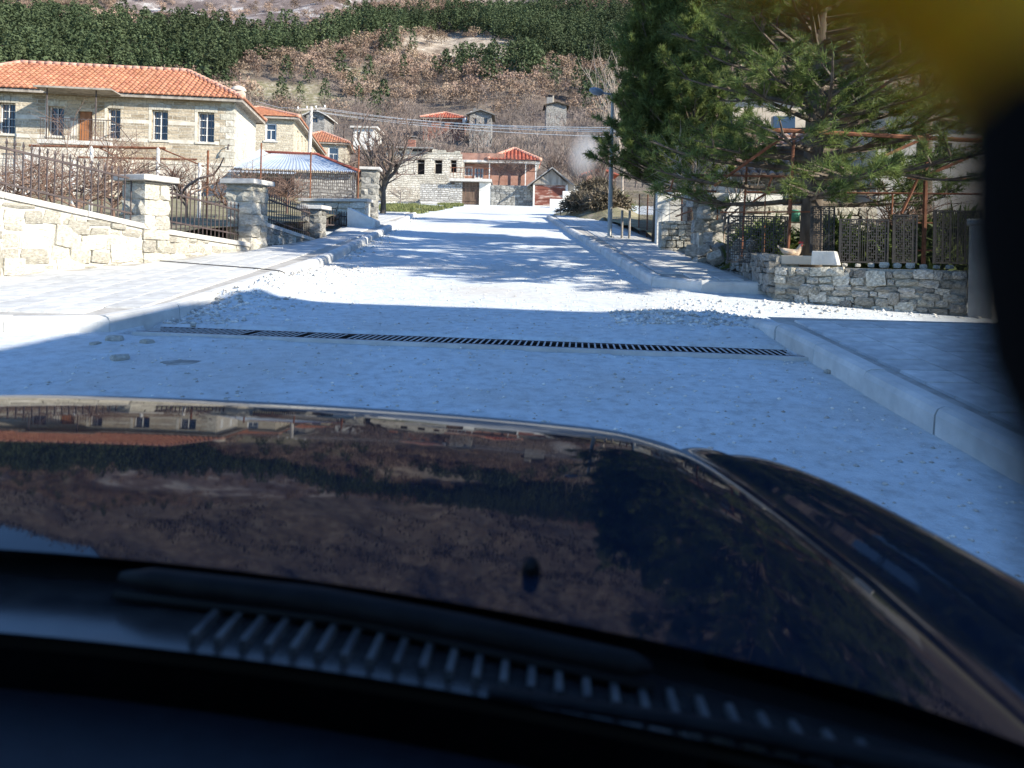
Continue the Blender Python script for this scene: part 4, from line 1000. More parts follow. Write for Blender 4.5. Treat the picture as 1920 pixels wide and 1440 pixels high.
# --- the house on the near right whose shadow lies over the near street
land = Vector((-3.6, 10.55, SLOPE * 10.55)); zb_ = 7.2
k = (zb_ - land.z) / SUN.z
cor = land + SUN * k
bh = empty('roadside_house', (cor.x, cor.y, -.4), math.atan2(-.12, .99), 'two-storey rendered house beside the near pavement on the right', 'house')
hh = zb_ + .4
ops = [(2 + 3 * i, 3 + 3 * i, z_, z_ + 1.3) for i in range(4) for z_ in (1.3, 4.4)]
mb = MB(); wall_mesh(mb, .5, 15, -1, hh - .3, -.5, ops, sgn=1); mb.build('side_wall', M['render'], bh)
for q in ops: window(bh, *q, -.5, M['whitepaint'], 2, 2, depth=.12, sgn=1)
ops = [(-10 + 2.6 * i, -9 + 2.6 * i, z_, z_ + 1.3) for i in range(4) for z_ in (1.3, 4.4)]
mb = MB(); wall_mesh(mb, -12, -.5, -1, hh - .3, .5, ops, axis='y', sgn=-1); mb.build('street_wall', M['render'], bh)
for q in ops: window(bh, *q, .5, M['whitepaint'], 2, 2, depth=.12, axis='y', sgn=-1)
mb = MB(); wall_mesh(mb, .5, 15, -1, hh - .3, -12, [], sgn=-1); wall_mesh(mb, -12, -.5, -1, hh - .3, 15, [], axis='y', sgn=1); mb.build('rear_wall', M['render'], bh)
bxpart('roof_slab', M['capstone'], bh, (0, 15.5, -12.5, 0, hh - .25, hh))

# ------------------------------------------------------------------ left garden wall, pillars and iron fence
def frame_of(A, B):
    A, B = Vector((A[0], A[1], 0)), Vector((B[0], B[1], 0)); d = (B - A); return A, B, d.length, math.atan2(d.y, d.x)
def stone_fill(parent, L, zlo, zhi, key, wr, hr, seed, y=0.0, depth=.24, name='wall_stone', jit=1.0):
    """irregular courses of single stones; zlo, zhi: local heights along the wall"""
    r = random.Random(seed); z0 = min(zlo(0), zlo(L)); z1 = max(zhi(0), zhi(L)); z = z0; n = 0
    while z < z1:
        h = r.uniform(*hr); x = r.uniform(-.15, 0)
        while x < L:
            w = r.uniform(*wr); xa, xb = max(0, x), min(L, x + w); xm = (xa + xb) / 2
            top = min(z + h * r.uniform(.9, 1.05), zhi(xm) - .01); bot = max(z, zlo(xm) - .05)
            big = jit > 1 and r.random() < .2; yo = -.018 if big else 0
            if big: top = min(top + h * r.uniform(.5, 1.0), zhi(xm) - .01); xb = min(L, xb + .03)
            if jit > 1: bot += r.uniform(-.02, .02)
            if xb - xa > .07 and top - bot > .06:
                o = link(name, LM[key][r.randrange(7)], parent, (xm, y + yo + depth * .30 + r.uniform(-.015, .015), (top + bot) / 2), (r.uniform(-.04, .04), r.choice((0, math.pi)) + r.uniform(-.05, .05) * jit, r.uniform(-.04, .04) * jit), ((xb - xa) * r.uniform(.9, 1.04), depth * r.uniform(.92, 1.06), (top - bot) * r.uniform(.88, 1.04))); n += 1
            x += w
        z += h
    return n
capm = M['capstone']
def wall_segment(label, A, B, capA, capB, seed, key='stone_pale', wr=(.16, .50), hr=(.11, .25)):
    a, b_, L, rot = frame_of(A, B); z0 = rz(A[1]) + .12
    root = empty('garden_wall', (A[0], A[1], z0), rot, label, 'wall', 'walls under the iron fence')
    zl = lambda x: rz(A[1] + (B[1] - A[1]) * x / L) + .14 - z0
    zc = lambda x: capA + (capB - capA) * x / L - z0
    mb = MB(); mb.hexa([(0, -.026, zl(0) - .3), (L, -.026, zl(L) - .3), (L, .42, zl(L) - .3), (0, .42, zl(0) - .3), (0, -.026, zc(0) - .09), (L, -.026, zc(L) - .09), (L, .42, zc(L) - .09), (0, .42, zc(0) - .09)])
    mb.build('mortar_core', M['mortar'], root)
    stone_fill(root, L, zl, lambda x: zc(x) - .09, key, wr, hr, seed, jit=2.2)
    n = max(1, round(L / 1.1))
    for k in range(n):
        x0, x1 = L * k / n + .005, L * (k + 1) / n - .005; mb = MB()
        mb.hexa([(x0, -.07, zc(x0) - .088), (x1, -.07, zc(x1) - .088), (x1, .47, zc(x1) - .088), (x0, .47, zc(x0) - .088), (x0, -.07, zc(x0)), (x1, -.07, zc(x1)), (x1, .47, zc(x1)), (x0, .47, zc(x0))])
        mb.build('coping_slab', capm, root, bevel=.01)
    return root, L, rot, z0, zc
def iron_fence(label, A, B, capA, capB, hA, hB, pitch=.125, seed=0):
    a, b_, L, rot = frame_of(A, B)
    root = empty('iron_fence', (A[0], A[1], capA), rot, label, 'fence', 'iron fence panels on the left')
    zc = lambda x: (capB - capA) * x / L; hh = lambda x: hA + (hB - hA) * x / L
    for lo, w in ((.16, .03), (None, .035)):
        mb = MB(); mb.bar((0.02, .2, zc(0) + (lo or hh(0))), (L - .02, .2, zc(L) + (lo or hh(L))), w, w); mb.build('rail', M['iron'], root)
    n = int(L / pitch); r = random.Random(seed)
    for k in range(n):
        x = (k + .5) * L / n; mb = MB()
        h = hh(x) + .07
        mb.bar((x, .2, zc(x) + .03), (x, .2, zc(x) + h), .016); mb.tube([(x, .2, zc(x) + h), (x, .2, zc(x) + h + .02), (x, .2, zc(x) + h + .09)], [.012, .022, .002], 5)
        mb.build('bar', M['iron'], root)
    return root
def pillar(label, xy, rot, ztop, w=.56, seed=0, key='stone_pale', zbase=None):
    z0 = (rz(xy[1]) + .1) if zbase is None else zbase; H = ztop - z0
    root = empty('stone_pillar', (xy[0], xy[1], z0), rot, label, 'pillar', 'stone pillars of the garden wall')
    s = w / 2; r = random.Random(seed); z = 0; i = 0
    bxpart('mortar_core', M['earth_mortar'], root, (-s + .035, s - .035, -s + .035, s - .035, -.3, H - .1))
    while z < H - .14:
        h = min(r.uniform(.17, .27), H - .1 - z); c = r.uniform(-.1, .1)
        for j, (x0, x1) in enumerate(((-s, c), (c, s))):
            if i % 2: q = (x0, x1, -s, s)
            else: q = (-s, s, x0, x1)
            o = link('pillar_stone', LM[key][r.randrange(7)], root, ((q[0] + q[1]) / 2, (q[2] + q[3]) / 2, z + h / 2), (0, 0, r.choice((0, math.pi))), ((q[1] - q[0]) * 1.03, (q[3] - q[2]) * 1.03, h * 1.02))
        z += h; i += 1
    mb = MB(); mb.box(-s - .09, s + .09, -s - .09, s + .09, H - .1, H); mb.build('cap_slab', capm, root, bevel=.015)
    return root
W0, W1, W2, W3, W4, W5 = WL
Yw = [p[1] for p in WL]
cA = [P(-160, 326, Yw[0]).z, P(0, 360, Yw[1]).z, P(278, 424, Yw[2]).z, P(474, 457, Yw[3]).z]
wall_segment('tall pale stone garden wall at the left edge, below the first iron fence', W0, W1, cA[0], cA[1], 11)
wall_segment('pale stone garden wall sloping down to the nearest capped pillar', W1, W2, cA[1], cA[2], 12)
wall_segment('low stone garden wall between the two largest capped pillars', W2, W3, cA[2] - .02, cA[3], 13)
c3a, c3b = P(495, 412, Yw[3]).z, P(600, 452, Yw[4]).z
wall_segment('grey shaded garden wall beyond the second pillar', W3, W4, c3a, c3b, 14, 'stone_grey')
f0 = (P(0, 272, Yw[1]).z - cA[1])
iron_fence('wrought iron fence at the left edge above the tall wall', W0, W1, cA[0], cA[1], f0 + .02, f0, seed=1)
iron_fence('wrought iron fence panel left of the nearest pillar', W1, W2, cA[1], cA[2], f0, P(262, 341, Yw[2]).z - cA[2], seed=2)
iron_fence('wrought iron fence panel between the two largest pillars', W2, W3, cA[2], cA[3], P(303, 350, Yw[2]).z - cA[2], P(466, 398, Yw[3]).z - cA[3], seed=3)
iron_fence('dark iron fence panel beyond the second pillar, in tree shade', W3, W4, c3a, c3b, P(495, 362, Yw[3]).z - c3a, P(598, 402, Yw[4]).z - c3b, seed=4)
def wrot(a, b): return math.atan2(b[1] - a[1], b[0] - a[0])
def inset(p, rot, d=.2): return (p[0] - math.sin(rot) * d, p[1] + math.cos(rot) * d)
pillar('nearest stone pillar with a flat concrete cap in the garden wall', inset(W2, wrot(W1, W2)), wrot(W1, W2), P(285, 330, Yw[2]).z, .56, 1)
pillar('second stone pillar with a pale concrete cap in the garden wall', inset(W3, wrot(W2, W3)), wrot(W2, W3), P(478, 338, Yw[3]).z, .62, 2)
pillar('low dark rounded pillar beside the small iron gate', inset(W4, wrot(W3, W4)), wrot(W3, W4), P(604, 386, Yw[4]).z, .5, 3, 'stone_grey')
# cross wall with a mesh fence, stone gate block, small gate
q0 = P(563, 372, 27.5); q1 = P(686, 374, 27.0)
cwl = empty('garden_wall', (q0.x, q0.y, rz(27) - .1), math.atan2(q1.y - q0.y, q1.x - q0.x), 'stone cross wall with concrete coping behind the small iron gate', 'wall', 'walls under the iron fence')
Lc = math.dist((q0.x, q0.y), (q1.x, q1.y)); Hc = q0.z - cwl.location.z
bxpart('mortar_core', M['mortar'], cwl, (0, Lc, .07, .4, -.2, Hc - .1))
stone_fill(cwl, Lc, lambda x: 0, lambda x: Hc - .1, 'stone_pale', (.2, .5), (.12, .24), 22)
bxpart('coping_slab', capm, cwl, (-.05, Lc + .08, -.08, .48, Hc - .1, Hc), bevel=.01)
r_ = random.Random(5)
for k in range(4): # quoins at the street end
    link('quoin', LM['stone_pale'][k], cwl, (Lc - .28, .1, .2 + k * (Hc - .2) / 4), (0, 0, 0), (.56, .42, (Hc - .2) / 4))
p4 = P(692, 313, 29.5)
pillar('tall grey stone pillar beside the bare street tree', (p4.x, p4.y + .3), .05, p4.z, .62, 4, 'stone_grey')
# small gate
g0, g1 = P(612, 438, 25.2), P(652, 436, 26.0)
gr_, _, Lg, rg = frame_of((g0.x, g0.y), (g1.x, g1.y)); zg = rz(25.2) + .17
gg = empty('iron_gate', (g0.x, g0.y, zg), rg, 'small dark iron gate standing between low pillar and cross wall', 'gate')
hg = P(612, 400, 25.2).z - zg
mb = MB()
for z in (.06, hg - .06): mb.bar((0, 0, z), (Lg, 0, z), .04)
for x in (0, Lg): mb.bar((x, 0, 0), (x, 0, hg), .04)
mb.build('gate_frame', M['iron'], gg)
for k in range(8):
    x = Lg * (k + .5) / 8; mb = MB(); mb.bar((x, 0, .07), (x, 0, hg + .1), .018); mb.build('bar', M['iron'], gg)
mb = MB(); s0 = P(655, 425, 26); 
mb.hexa([(s0.x, 25.6, rz(26)), (s0.x + .9, 25.6, rz(26)), (s0.x + .9, 26.6, rz(26)), (s0.x, 26.6, rz(26)), (s0.x, 25.6, rz(26) + .75), (s0.x + .9, 25.6, rz(26) + .35), (s0.x + .9, 26.6, rz(26) + .35), (s0.x, 26.6, rz(26) + .75)])
tag(mb.build('ramp_block', M['whitewall'], bevel=.03), 'white sloping block beside the small iron gate', 'block')
# mesh fence on the cross wall
mf = empty('mesh_fence', (P(432, 372, 29).x, 29, P(600, 372, 29).z), .03, 'tall vertical wire fence with rusty posts before the metal-roofed shed', 'fence')
FM = Face(mf.location, .03); xe = FM(673, 372)[0]; ztp = FM(600, 322)[1]
for px_, pt_ in ((490, 268), (583, 285), (673, 272)):
    x, z = FM(px_, pt_); mb = MB(); mb.tube([(x, 0, -.3), (x, 0, z)], .03, 7); mb.build('post', M['rust'], mf)
mb = MB(); mb.bar((0, 0, ztp), (xe, 0, ztp), .02); mb.bar((0, 0, .05), (xe, 0, .05), .02); mb.build('rail', M['iron'], mf)
for k in range(64):
    x = xe * (k + .5) / 64; mb = MB(); mb.bar((x, 0, .0), (x, 0, ztp + .06), .022); mb.build('wire', M['iron'], mf)

# grape arbour of pipes in the garden
ab = empty('pipe_arbour', (P(60, 290, 21).x, 21, gz_left(-12, 21) if True else 0), .06, 'rusty horizontal pipe arbour on white posts in the garden', 'arbour')
FA = Face(ab.location, .06)
def apt(px_, py_, y=0): x, z = FA(px_, py_); return (x, y, z)
mb = MB(); mb.tube([apt(55, 273), apt(310, 278)], .035, 7); mb.build('pipe', M['rust'], ab); mb = MB(); mb.tube([apt(178, 273), apt(240, 304)], .02, 6); mb.build('pipe', M['rust'], ab); mb = MB(); mb.tube([apt(305, 280), apt(382, 312)], .02, 6); mb.build('pipe', M['rust'], ab); mb = MB(); mb.tube([(apt(60, 273)[0], 2.5, apt(60, 273)[2]), (apt(310, 278)[0], 2.5, apt(310, 278)[2])], .03, 6); mb.build('pipe', M['rust'], ab)
for px_, pt_ in ((50, 290), (138, 300), (172, 274), (297, 277), (375, 306)):
    x, z = FA(px_, pt_); mb = MB(); mb.tube([(x, 0, -.4), (x, 0, z)], .045, 7); mb.build('post', M['whitepaint'], ab)
x, z = FA(390, 282); mb = MB(); mb.tube([(x, 0, -.4), (x, 0, z)], .03, 7); mb.build('iron_post', M['rust'], ab)

# ------------------------------------------------------------------ right side: dry stone wall and what stands on it
D0, D1 = G(1450, 561), G(1812, 592)
dw = empty('dry_stone_wall', (D0.x, D0.y, D0.z - .03), math.atan2(D1.y - D0.y, D1.x - D0.x), 'weathered rubble stone wall along the side lane on the right', 'wall')
Ld = math.dist((D0.x, D0.y), (D1.x, D1.y)); FD = Face(dw.location, dw.rotation_euler[2]); Hd = FD(1640, 500)[1]
bxpart('earth_core', M['earth_mortar'], dw, (.02, Ld, .015, .5, -.2, Hd - .03))
sl0 = lambda x: -.04
slope_d = (D1.z - D0.z) / Ld
stone_fill(dw, Ld, lambda x: slope_d * x - .02, lambda x: Hd, 'stone_rubble', (.08, .30), (.055, .135), 31, depth=.2, jit=2.6)
# return of the wall along the pavement
Dr = (D0.x - .02, D0.y + .02); De = (3.98, 15.2)
dr2 = empty('dry_stone_wall', (De[0], De[1], rz(De[1])), math.atan2(Dr[1] - De[1], Dr[0] - De[0]), 'shaded rubble wall returning along the far pavement slabs', 'wall')
Lr = math.dist(Dr, De); zz = lambda x: (rz(De[1] + (Dr[1] - De[1]) * x / Lr) + .1 - rz(De[1]))
mb = MB(); mb.hexa([(0, .07, zz(0) - .2), (Lr - .05, .07, zz(Lr) - .2), (Lr - .05, .4, zz(Lr) - .2), (0, .4, zz(0) - .2), (0, .07, zz(0) + .3), (Lr - .05, .07, zz(Lr) + .52), (Lr - .05, .4, zz(Lr) + .52), (0, .4, zz(0) + .3)]); mb.build('earth_core', M['earth_mortar'], dr2)
stone_fill(dr2, Lr, zz, lambda x: zz(x) + .34 + .22 * x / Lr, 'stone_grey', (.12, .36), (.08, .19), 32, depth=.2, jit=2.6)
# rubble heap at the back end of the return
hp = P(1330, 470, 14.6)
for k in range(16):
    r_ = random.Random(60 + k); s_ = r_.uniform(.14, .34)
    o = link('heap_stone', LM['stone_grey'][k % 7], None, (3.85 + r_.uniform(-.3, .75), 14.7 + r_.uniform(-.6, .9), rz(14.7) + .2 + (k % 4) * .12), (r_.random(), r_.random(), r_.random() * 3), (s_, s_ * .8, s_ * .6))
    tag(o, 'grey stone in the heap beside the far pavement', 'stone', 'grey stones heaped by the mesh fence')
# things on the wall: concrete ledge, white block, small stones
lx0, lz0 = FD(1462, 500); lx1, _ = FD(1522, 500)
o = bxpart('concrete_ledge', M['cream'], None, (0, lx1 - lx0, .1, .45, 0, .13), bevel=.012); o.location = Matrix.Translation(dw.location) @ Matrix.Rotation(dw.rotation_euler[2], 4, 'Z') @ Vector((lx0, 0, Hd + .005)); o.rotation_euler = (0, 0, dw.rotation_euler[2])
tag(o, 'rough concrete ledge on the corner of the rubble wall', 'ledge')
bx0, _ = FD(1519, 490); bx1, bz = FD(1568, 473)
mb = MB(); w_ = bx1 - bx0; mb.hexa([(0, .06, 0), (w_ + .02, .06, 0), (w_ + .02, .4, 0), (0, .4, 0), (.01, .08, .2), (w_ - .03, .08, .2), (w_ - .03, .38, .2), (.01, .38, .2)])
o = mb.build('marble_block', M['marble'], bevel=.012); o.location = Matrix.Translation(dw.location) @ Matrix.Rotation(dw.rotation_euler[2], 4, 'Z') @ Vector((bx0, 0, Hd + .005)); o.rotation_euler = (0, 0, dw.rotation_euler[2] + .02)
tag(o, 'white stone block lying on top of the rubble wall', 'block')
for k in range(9):
    r_ = random.Random(90 + k); x = FD(1580 + k * 25, 497)[0]; s_ = r_.uniform(.06, .13)
    o = link('top_stone', LM['mortar'][k % 7], dw, (x, .2, Hd + s_ * .2), (0, 0, r_.random() * 3), (s_, s_, s_ * .7))
# concrete pier at the wall end
pe = empty('concrete_pier', Matrix.Translation(dw.location) @ Matrix.Rotation(dw.rotation_euler[2], 4, 'Z') @ Vector((Ld, 0, 0)), dw.rotation_euler[2], 'grey concrete pier at the end of the rubble wall', 'pier')
bxpart('shaft', M['capstone'], pe, (.01, .3, -.05, .35, -.3, 1.1), bevel=.02); bxpart('cap', M['concrete'], pe, (-.02, .33, -.08, .38, 1.102, 1.18), bevel=.015)

# stamped scrap panels on the wall
def scrap_panel(label, px0, px1, py0, py1, Y, cell=(.024, .034), seed=1, style=0):
    a = P(px0, py1, Y); b_ = P(px1, py1, Y); t = P(px0, py0, Y); W = b_.x - a.x; H = t.z - a.z
    root = empty('stamped_panel', (a.x, a.y, a.z), dw.rotation_euler[2] * .3, label, 'panel', 'perforated steel panels fencing the yard')
    mb = MB(); w = .022
    for q in ((0, W, -.012, .012, 0, w), (0, W, -.012, .012, H - w, H), (0, w, -.012, .012, w, H - w), (W - w, W, -.012, .012, w, H - w)): mb.box(*q)
    mb.build('panel_frame', M['blackmetal'], root)
    r = random.Random(seed); mb = MB(); nx_, nz_2 = int((W - 2 * w) / cell[0]), int((H - 2 * w) / cell[1])
    cw_, cz_ = (W - 2 * w) / nx_, (H - 2 * w) / nz_2
    for i in range(nx_ + 1):
        solid = (i % (5 if style == 0 else 4) == 0)
        x = w + i * cw_; mb.box(x - .004, x + .004 + (.012 if solid else 0), -.004, .004, w, H - w)
    for i in range(nx_):
        if style and (i // 4) % 3 == 2 and H > .5:
            continue
        for j in range(nz_2):
            x, z = w + i * cw_, w + j * cz_
            if (i + 2 * j + style) % 3 != 0: mb.box(x + .004, x + cw_ - .004, -.003, .003, z + cz_ * .35, z + cz_ * .35 + cz_ * .42)
    mb.build('stamped_lattice', M['blackmetal'], root)
    return root
scrap_panel('black stamped steel panel furthest right, behind the concrete pier', 1748, 1832, 394, 494, 11.5, seed=1, style=1)
scrap_panel('narrow black stamped panel just left of the tall rusty post', 1672, 1716, 402, 493, 11.6, seed=2, style=0)
scrap_panel('black stamped panel above the white block', 1572, 1660, 410, 492, 11.6, (.030, .042), 3, 1)
scrap_panel('dark stamped panel leaning before the pine trunk', 1518, 1562, 386, 474, 11.9, (.022, .03), 4, 0)
scrap_panel('wide wire-like black panel left of the pine trunk', 1362, 1472, 404, 492, 12.8, (.034, .04), 5, 0)
# rusty pergola frame
pg = empty('rusty_frame', P(1735, 500, 11.7), 0, 'rusty steel pergola frame over the yard behind the rubble wall', 'frame')
def rp(px_, py_, Y=11.7): return P(px_, py_, Y) - pg.location
for nm, a, b_, r0 in (('post', rp(1738, 252), rp(1731, 500), .034), ('beam', rp(1440, 243), rp(1840, 264), .032), ('post', rp(1489, 250), rp(1480, 400), .024), ('brace', rp(1340, 348, 13.2), rp(1468, 256, 11.7), .026),
                      ('brace', rp(1735, 330), rp(1840, 285), .024), ('brace', rp(1735, 258), rp(1660, 292), .024), ('brace', rp(1728, 320), rp(1690, 400), .022), ('pipe', rp(1292, 328, 14), rp(1486, 331, 12.5), .018),
                      ('pipe', rp(1249, 358, 15), rp(1342, 359, 14), .022), ('brace', rp(1268, 318, 15), rp(1256, 358, 15), .018), ('post', rp(1486, 331, 12.5), rp(1477, 482, 12.5), .022), ('post', rp(1401, 298, 13.2), rp(1390, 485, 13.2), .018),
                      ('brace', rp(1447, 333, 12.7), rp(1437, 362, 12.7), .016), ('brace', rp(1437, 362, 12.7), rp(1412, 378, 12.7), .016), ('pipe', rp(1400, 360, 13), rp(1840, 364, 12), .014), ('pipe', rp(1350, 398, 13), rp(1525, 397, 12.2), .012),
                      ('pipe', rp(1435, 360, 12.9), rp(1432, 485, 12.9), .01), ('pipe', rp(1716, 418), rp(1748, 418), .012), ('pipe', rp(1716, 469), rp(1748, 469), .012), ('pipe', rp(1674, 362, 12), rp(1672, 402, 12), .014), ('beam', rp(1700, 335, 12.5), rp(1840, 336, 12.5), .018)):
    mb = MB(); mb.tube([a, b_], r0, 6); mb.build(nm, M['rust'], pg)
# green barrel, dark gate post
g = P(1490, 405, 14.0); mb = MB(); mb.tube([(0, 0, -.1), (0, 0, .06), (0, 0, .09), (0, 0, .11)], [.09, .09, .08, .04], 12)
o = mb.build('plastic_can', M['plastic_green'], None, True); o.location = g; tag(o, 'green plastic can hanging behind the panel fence', 'can')
g = P(1325, 455, 15.8); gp = empty('stone_pillar', (g.x, g.y, rz(15.8)), .05, 'broad dark shaded stone pillar beside the far pavement', 'pillar')
bxpart('mortar_core', M['earth_mortar'], gp, (-.16, .16, -.16, .16, -.2, .94))
z = 0; k = 0
while z < .9:
    for j in (-1, 1): link('pillar_stone', LM['stone_grey'][(k * 2 + j) % 7], gp, ((.1 * j) if k % 2 else 0, 0 if k % 2 else .1 * j, z + .09), (0, 0, k), (.24 if k % 2 else .42, .42 if k % 2 else .24, .19))
    z += .18; k += 1
bxpart('cap_slab', M['stone_grey'], gp, (-.25, .25, -.25, .25, .96, 1.1), bevel=.03)
gp.scale = (1.35, 1.35, 1.35)
# mesh fence along the pavement
fx0, fy0, fx1, fy1 = 3.98, 15.6, 4.1, 26.0
mfr = empty('mesh_fence', (fx0, fy0, rz(fy0) + .15), math.atan2(fy1 - fy0, fx1 - fx0), 'rusty wire mesh fence along the far pavement under the pines', 'fence')
Lf = math.dist((fx0, fy0), (fx1, fy1)); sf = SLOPE * .995
for k in range(7):
    x = Lf * k / 6; mb = MB(); mb.tube([(x, 0, sf * x - .2), (x, 0, sf * x + 1.25)], .022, 6); mb.build('post', M['rust'], mfr)
mb = MB()
for k in range(100): x = Lf * k / 100; mb.bar((x, 0, sf * x), (x, 0, sf * x + 1.15), .006)
for k in range(11): mb.bar((0, 0, .03 + k * .11), (Lf, 0, sf * Lf + .03 + k * .11), .006)
o = mb.build('wire_mesh', M['iron'], mfr); o['kind'] = 'stuff'
mb = MB(); mb.bar((0, 0, 1.2), (Lf * .4, 0, sf * Lf * .4 + .75), .03); mb.build('leaning_rail', M['rust'], mfr)
# pale walls seen behind the fence
o = bxpart('yard_wall', M['whitewall'], None, (0, 3.2, 0, .3, -.2, 1.2)); o.location = (P(1232, 425, 20.5).x, 20.5, rz(20.5) + .3); tag(o, 'short whitewashed wall behind the wire mesh fence', 'wall')
o = empty('rubble_wall', (P(1238, 470, 18.5).x, 18.5, rz(18.5) + .1), 0, 'low whitish rubble wall inside the yard behind the mesh', 'wall')
bxpart('earth_core', M['earth_mortar'], o, (0, 3.4, .05, .3, -.2, .72)); stone_fill(o, 3.4, lambda x: 0, lambda x: .75, 'stone_pale', (.15, .35), (.1, .17), 51, depth=.18)
o = empty('rubble_wall', (P(1392, 480, 15.5).x, 15.5, rz(15.5) + .2), 0, 'grey rubble wall inside the yard behind the stamped panels', 'wall')
bxpart('earth_core', M['earth_mortar'], o, (0, 2.6, .05, .3, -.2, 1.1)); stone_fill(o, 2.6, lambda x: 0, lambda x: 1.12, 'stone_pale', (.18, .42), (.12, .22), 52, depth=.18)

# ------------------------------------------------------------------ poles, wires, lamp
pp = P(584, 200, 45); gzp = rz(45) + .3
po = empty('power_pole', (pp.x, 45, gzp), 0, 'pale wooden power pole with a crossarm beside the stone houses', 'pole')
mb = MB(); mb.tube([(-.12, 0, -.5), (0, 0, pp.z - gzp)], [.13, .09], 9); mb.build('shaft', M['pole'], po, True)
top = pp.z - gzp
ca = MB(); ca.bar((-.75, -.35, top - .28), (.75, .35, top - .02), .12, .10); ca = ca.build('crossarm', M['wood'], po)
for k in range(4):
    t_ = -.9 + k * .6; p = Vector((.75 * t_, .35 * t_, top - .15 + .13 * t_))
    mb = MB(); mb.tube([p + Vector((0, 0, .05)), p + Vector((0, 0, .1)), p + Vector((0, 0, .17)), p + Vector((0, 0, .2))], [.03, .05, .045, .02], 8); mb.build('insulator', M['whitepaint'], ca, True)
ww = [((592, 203), (1300, 238), 26), ((598, 201), (1300, 245), 28), ((580, 207), (1300, 247), 30), ((600, 211), (1300, 258), 33)]
labs = ['uppermost pale power line crossing from the wooden pole', 'second pale power line from the top, crossing from the pole', 'third pale power line from the top, crossing from the pole', 'lowest pale power line crossing from the wooden pole']
for (a, b_, Yb), lab in zip(ww, labs):
    A_, B_ = P(*a, 45), P(*b_, Yb); pts = []
    for k in range(17):
        s_ = k / 16; p = A_.lerp(B_, s_); p.z -= .35 * 4 * s_ * (1 - s_); pts.append(p)
    mb = MB(); mb.tube(pts, .013, 4); tag(mb.build('power_line', M['wire']), lab, 'cable', 'power lines over the street')
a, b_ = P(480, 190, 60), P(582, 204, 45); mb = MB(); mb.tube([a, a.lerp(b_, .5) - Vector((0, 0, .2)), b_], .014, 4); tag(mb.build('power_line', M['wire']), 'pale power line running left from the pole behind the houses', 'cable', 'power lines over the street')
# street lamp
lb = G(1143, 446, .15); sl_ = empty('street_lamp', lb, 0, 'street lamp with a blue-grey head reaching out of the dark pine', 'street lamp')
ltop = P(1150, 176, lb.y).z - lb.z
mb = MB(); mb.tube([(0, 0, -.1), (0, 0, .05), (0, 0, .06), (0, 0, ltop)], [.13, .13, .07, .04], 10); mb.build('post', M['pole'], sl_, True)
hd = P(1128, 174, lb.y) - lb; he = P(1106, 168, lb.y - .1) - lb
mb = MB(); mb.tube([(0, 0, ltop - .02), hd], .03, 7); mb.build('arm', M['lamp'], sl_, True)
mb = MB(); d_ = (he - hd); mb.tube([hd - d_ * .1, hd + d_ * .1, hd + d_ * .6, he], [.05, .10, .11, .05], 10)
o = mb.build('lamp_head', M['lamp'], sl_, True)
# concrete stump and small posts by the lamp
for px_, lab in ((1166, 'pale fence post nearest the street lamp'), (1180, 'second pale fence post from the street lamp')):
    g = P(px_, 440, 22.5); mb = MB(); mb.tube([(0, 0, -.3), (0, 0, .95)], .035, 7); o = mb.build('fence_post', M['wood'], None, True); o.location = (g.x, g.y, rz(22.5)); tag(o, lab, 'post')

# smoke drifting beside the pine
sb = bpy.data.meshes.new('smoke'); bm = bmesh.new(); bmesh.ops.create_icosphere(bm, subdivisions=4, radius=1.0)
for v_ in bm.verts:
    n = v_.co.copy(); k = 1 + .35 * mnoise.noise(n * 1.6) ; v_.co = n * k
bm.to_mesh(sb); bm.free()
sm_ = bpy.data.materials.new('smoke'); sm_.use_nodes = True; t_ = sm_.node_tree; t_.nodes.remove(t_.nodes['Principled BSDF'])
pv = t_.nodes.new('ShaderNodeVolumePrincipled'); pv.inputs['Color'].default_value = (.8, .8, .8, 1); t_.links.new(pv.outputs[0], t_.nodes['Material Output'].inputs['Volume'])
tcs = t_.nodes.new('ShaderNodeTexCoord'); ln = t_.nodes.new('ShaderNodeVectorMath'); ln.operation = 'LENGTH'; t_.links.new(tcs.outputs['Object'], ln.inputs[0])
mr = t_.nodes.new('ShaderNodeMapRange'); mr.interpolation_type = 'SMOOTHSTEP'; t_.links.new(ln.outputs['Value'], mr.inputs[0]); mr.inputs[1].default_value = .1; mr.inputs[2].default_value = .85; mr.inputs[3].default_value = 1; mr.inputs[4].default_value = 0
nzs = t_.nodes.new('ShaderNodeTexNoise'); nzs.inputs['Scale'].default_value = 2.2; nzs.inputs['Detail'].default_value = 3; t_.links.new(tcs.outputs['Object'], nzs.inputs[0])
mm = t_.nodes.new('ShaderNodeMath'); mm.operation = 'MULTIPLY'; t_.links.new(mr.outputs[0], mm.inputs[0]); t_.links.new(nzs.outputs[0], mm.inputs[1])
m4 = t_.nodes.new('ShaderNodeMath'); m4.operation = 'MULTIPLY'; t_.links.new(mm.outputs[0], m4.inputs[0]); m4.inputs[1].default_value = 1.3; t_.links.new(m4.outputs[0], pv.inputs['Density'])
o = link('smoke', sb, None, P(1096, 288, 42), (0, R(14), 0), (1.25, 1.25, 1.9)); sb.materials.append(sm_)
tag(o, 'grey smoke drifting up beside the pine and garage', 'smoke', kind='stuff')

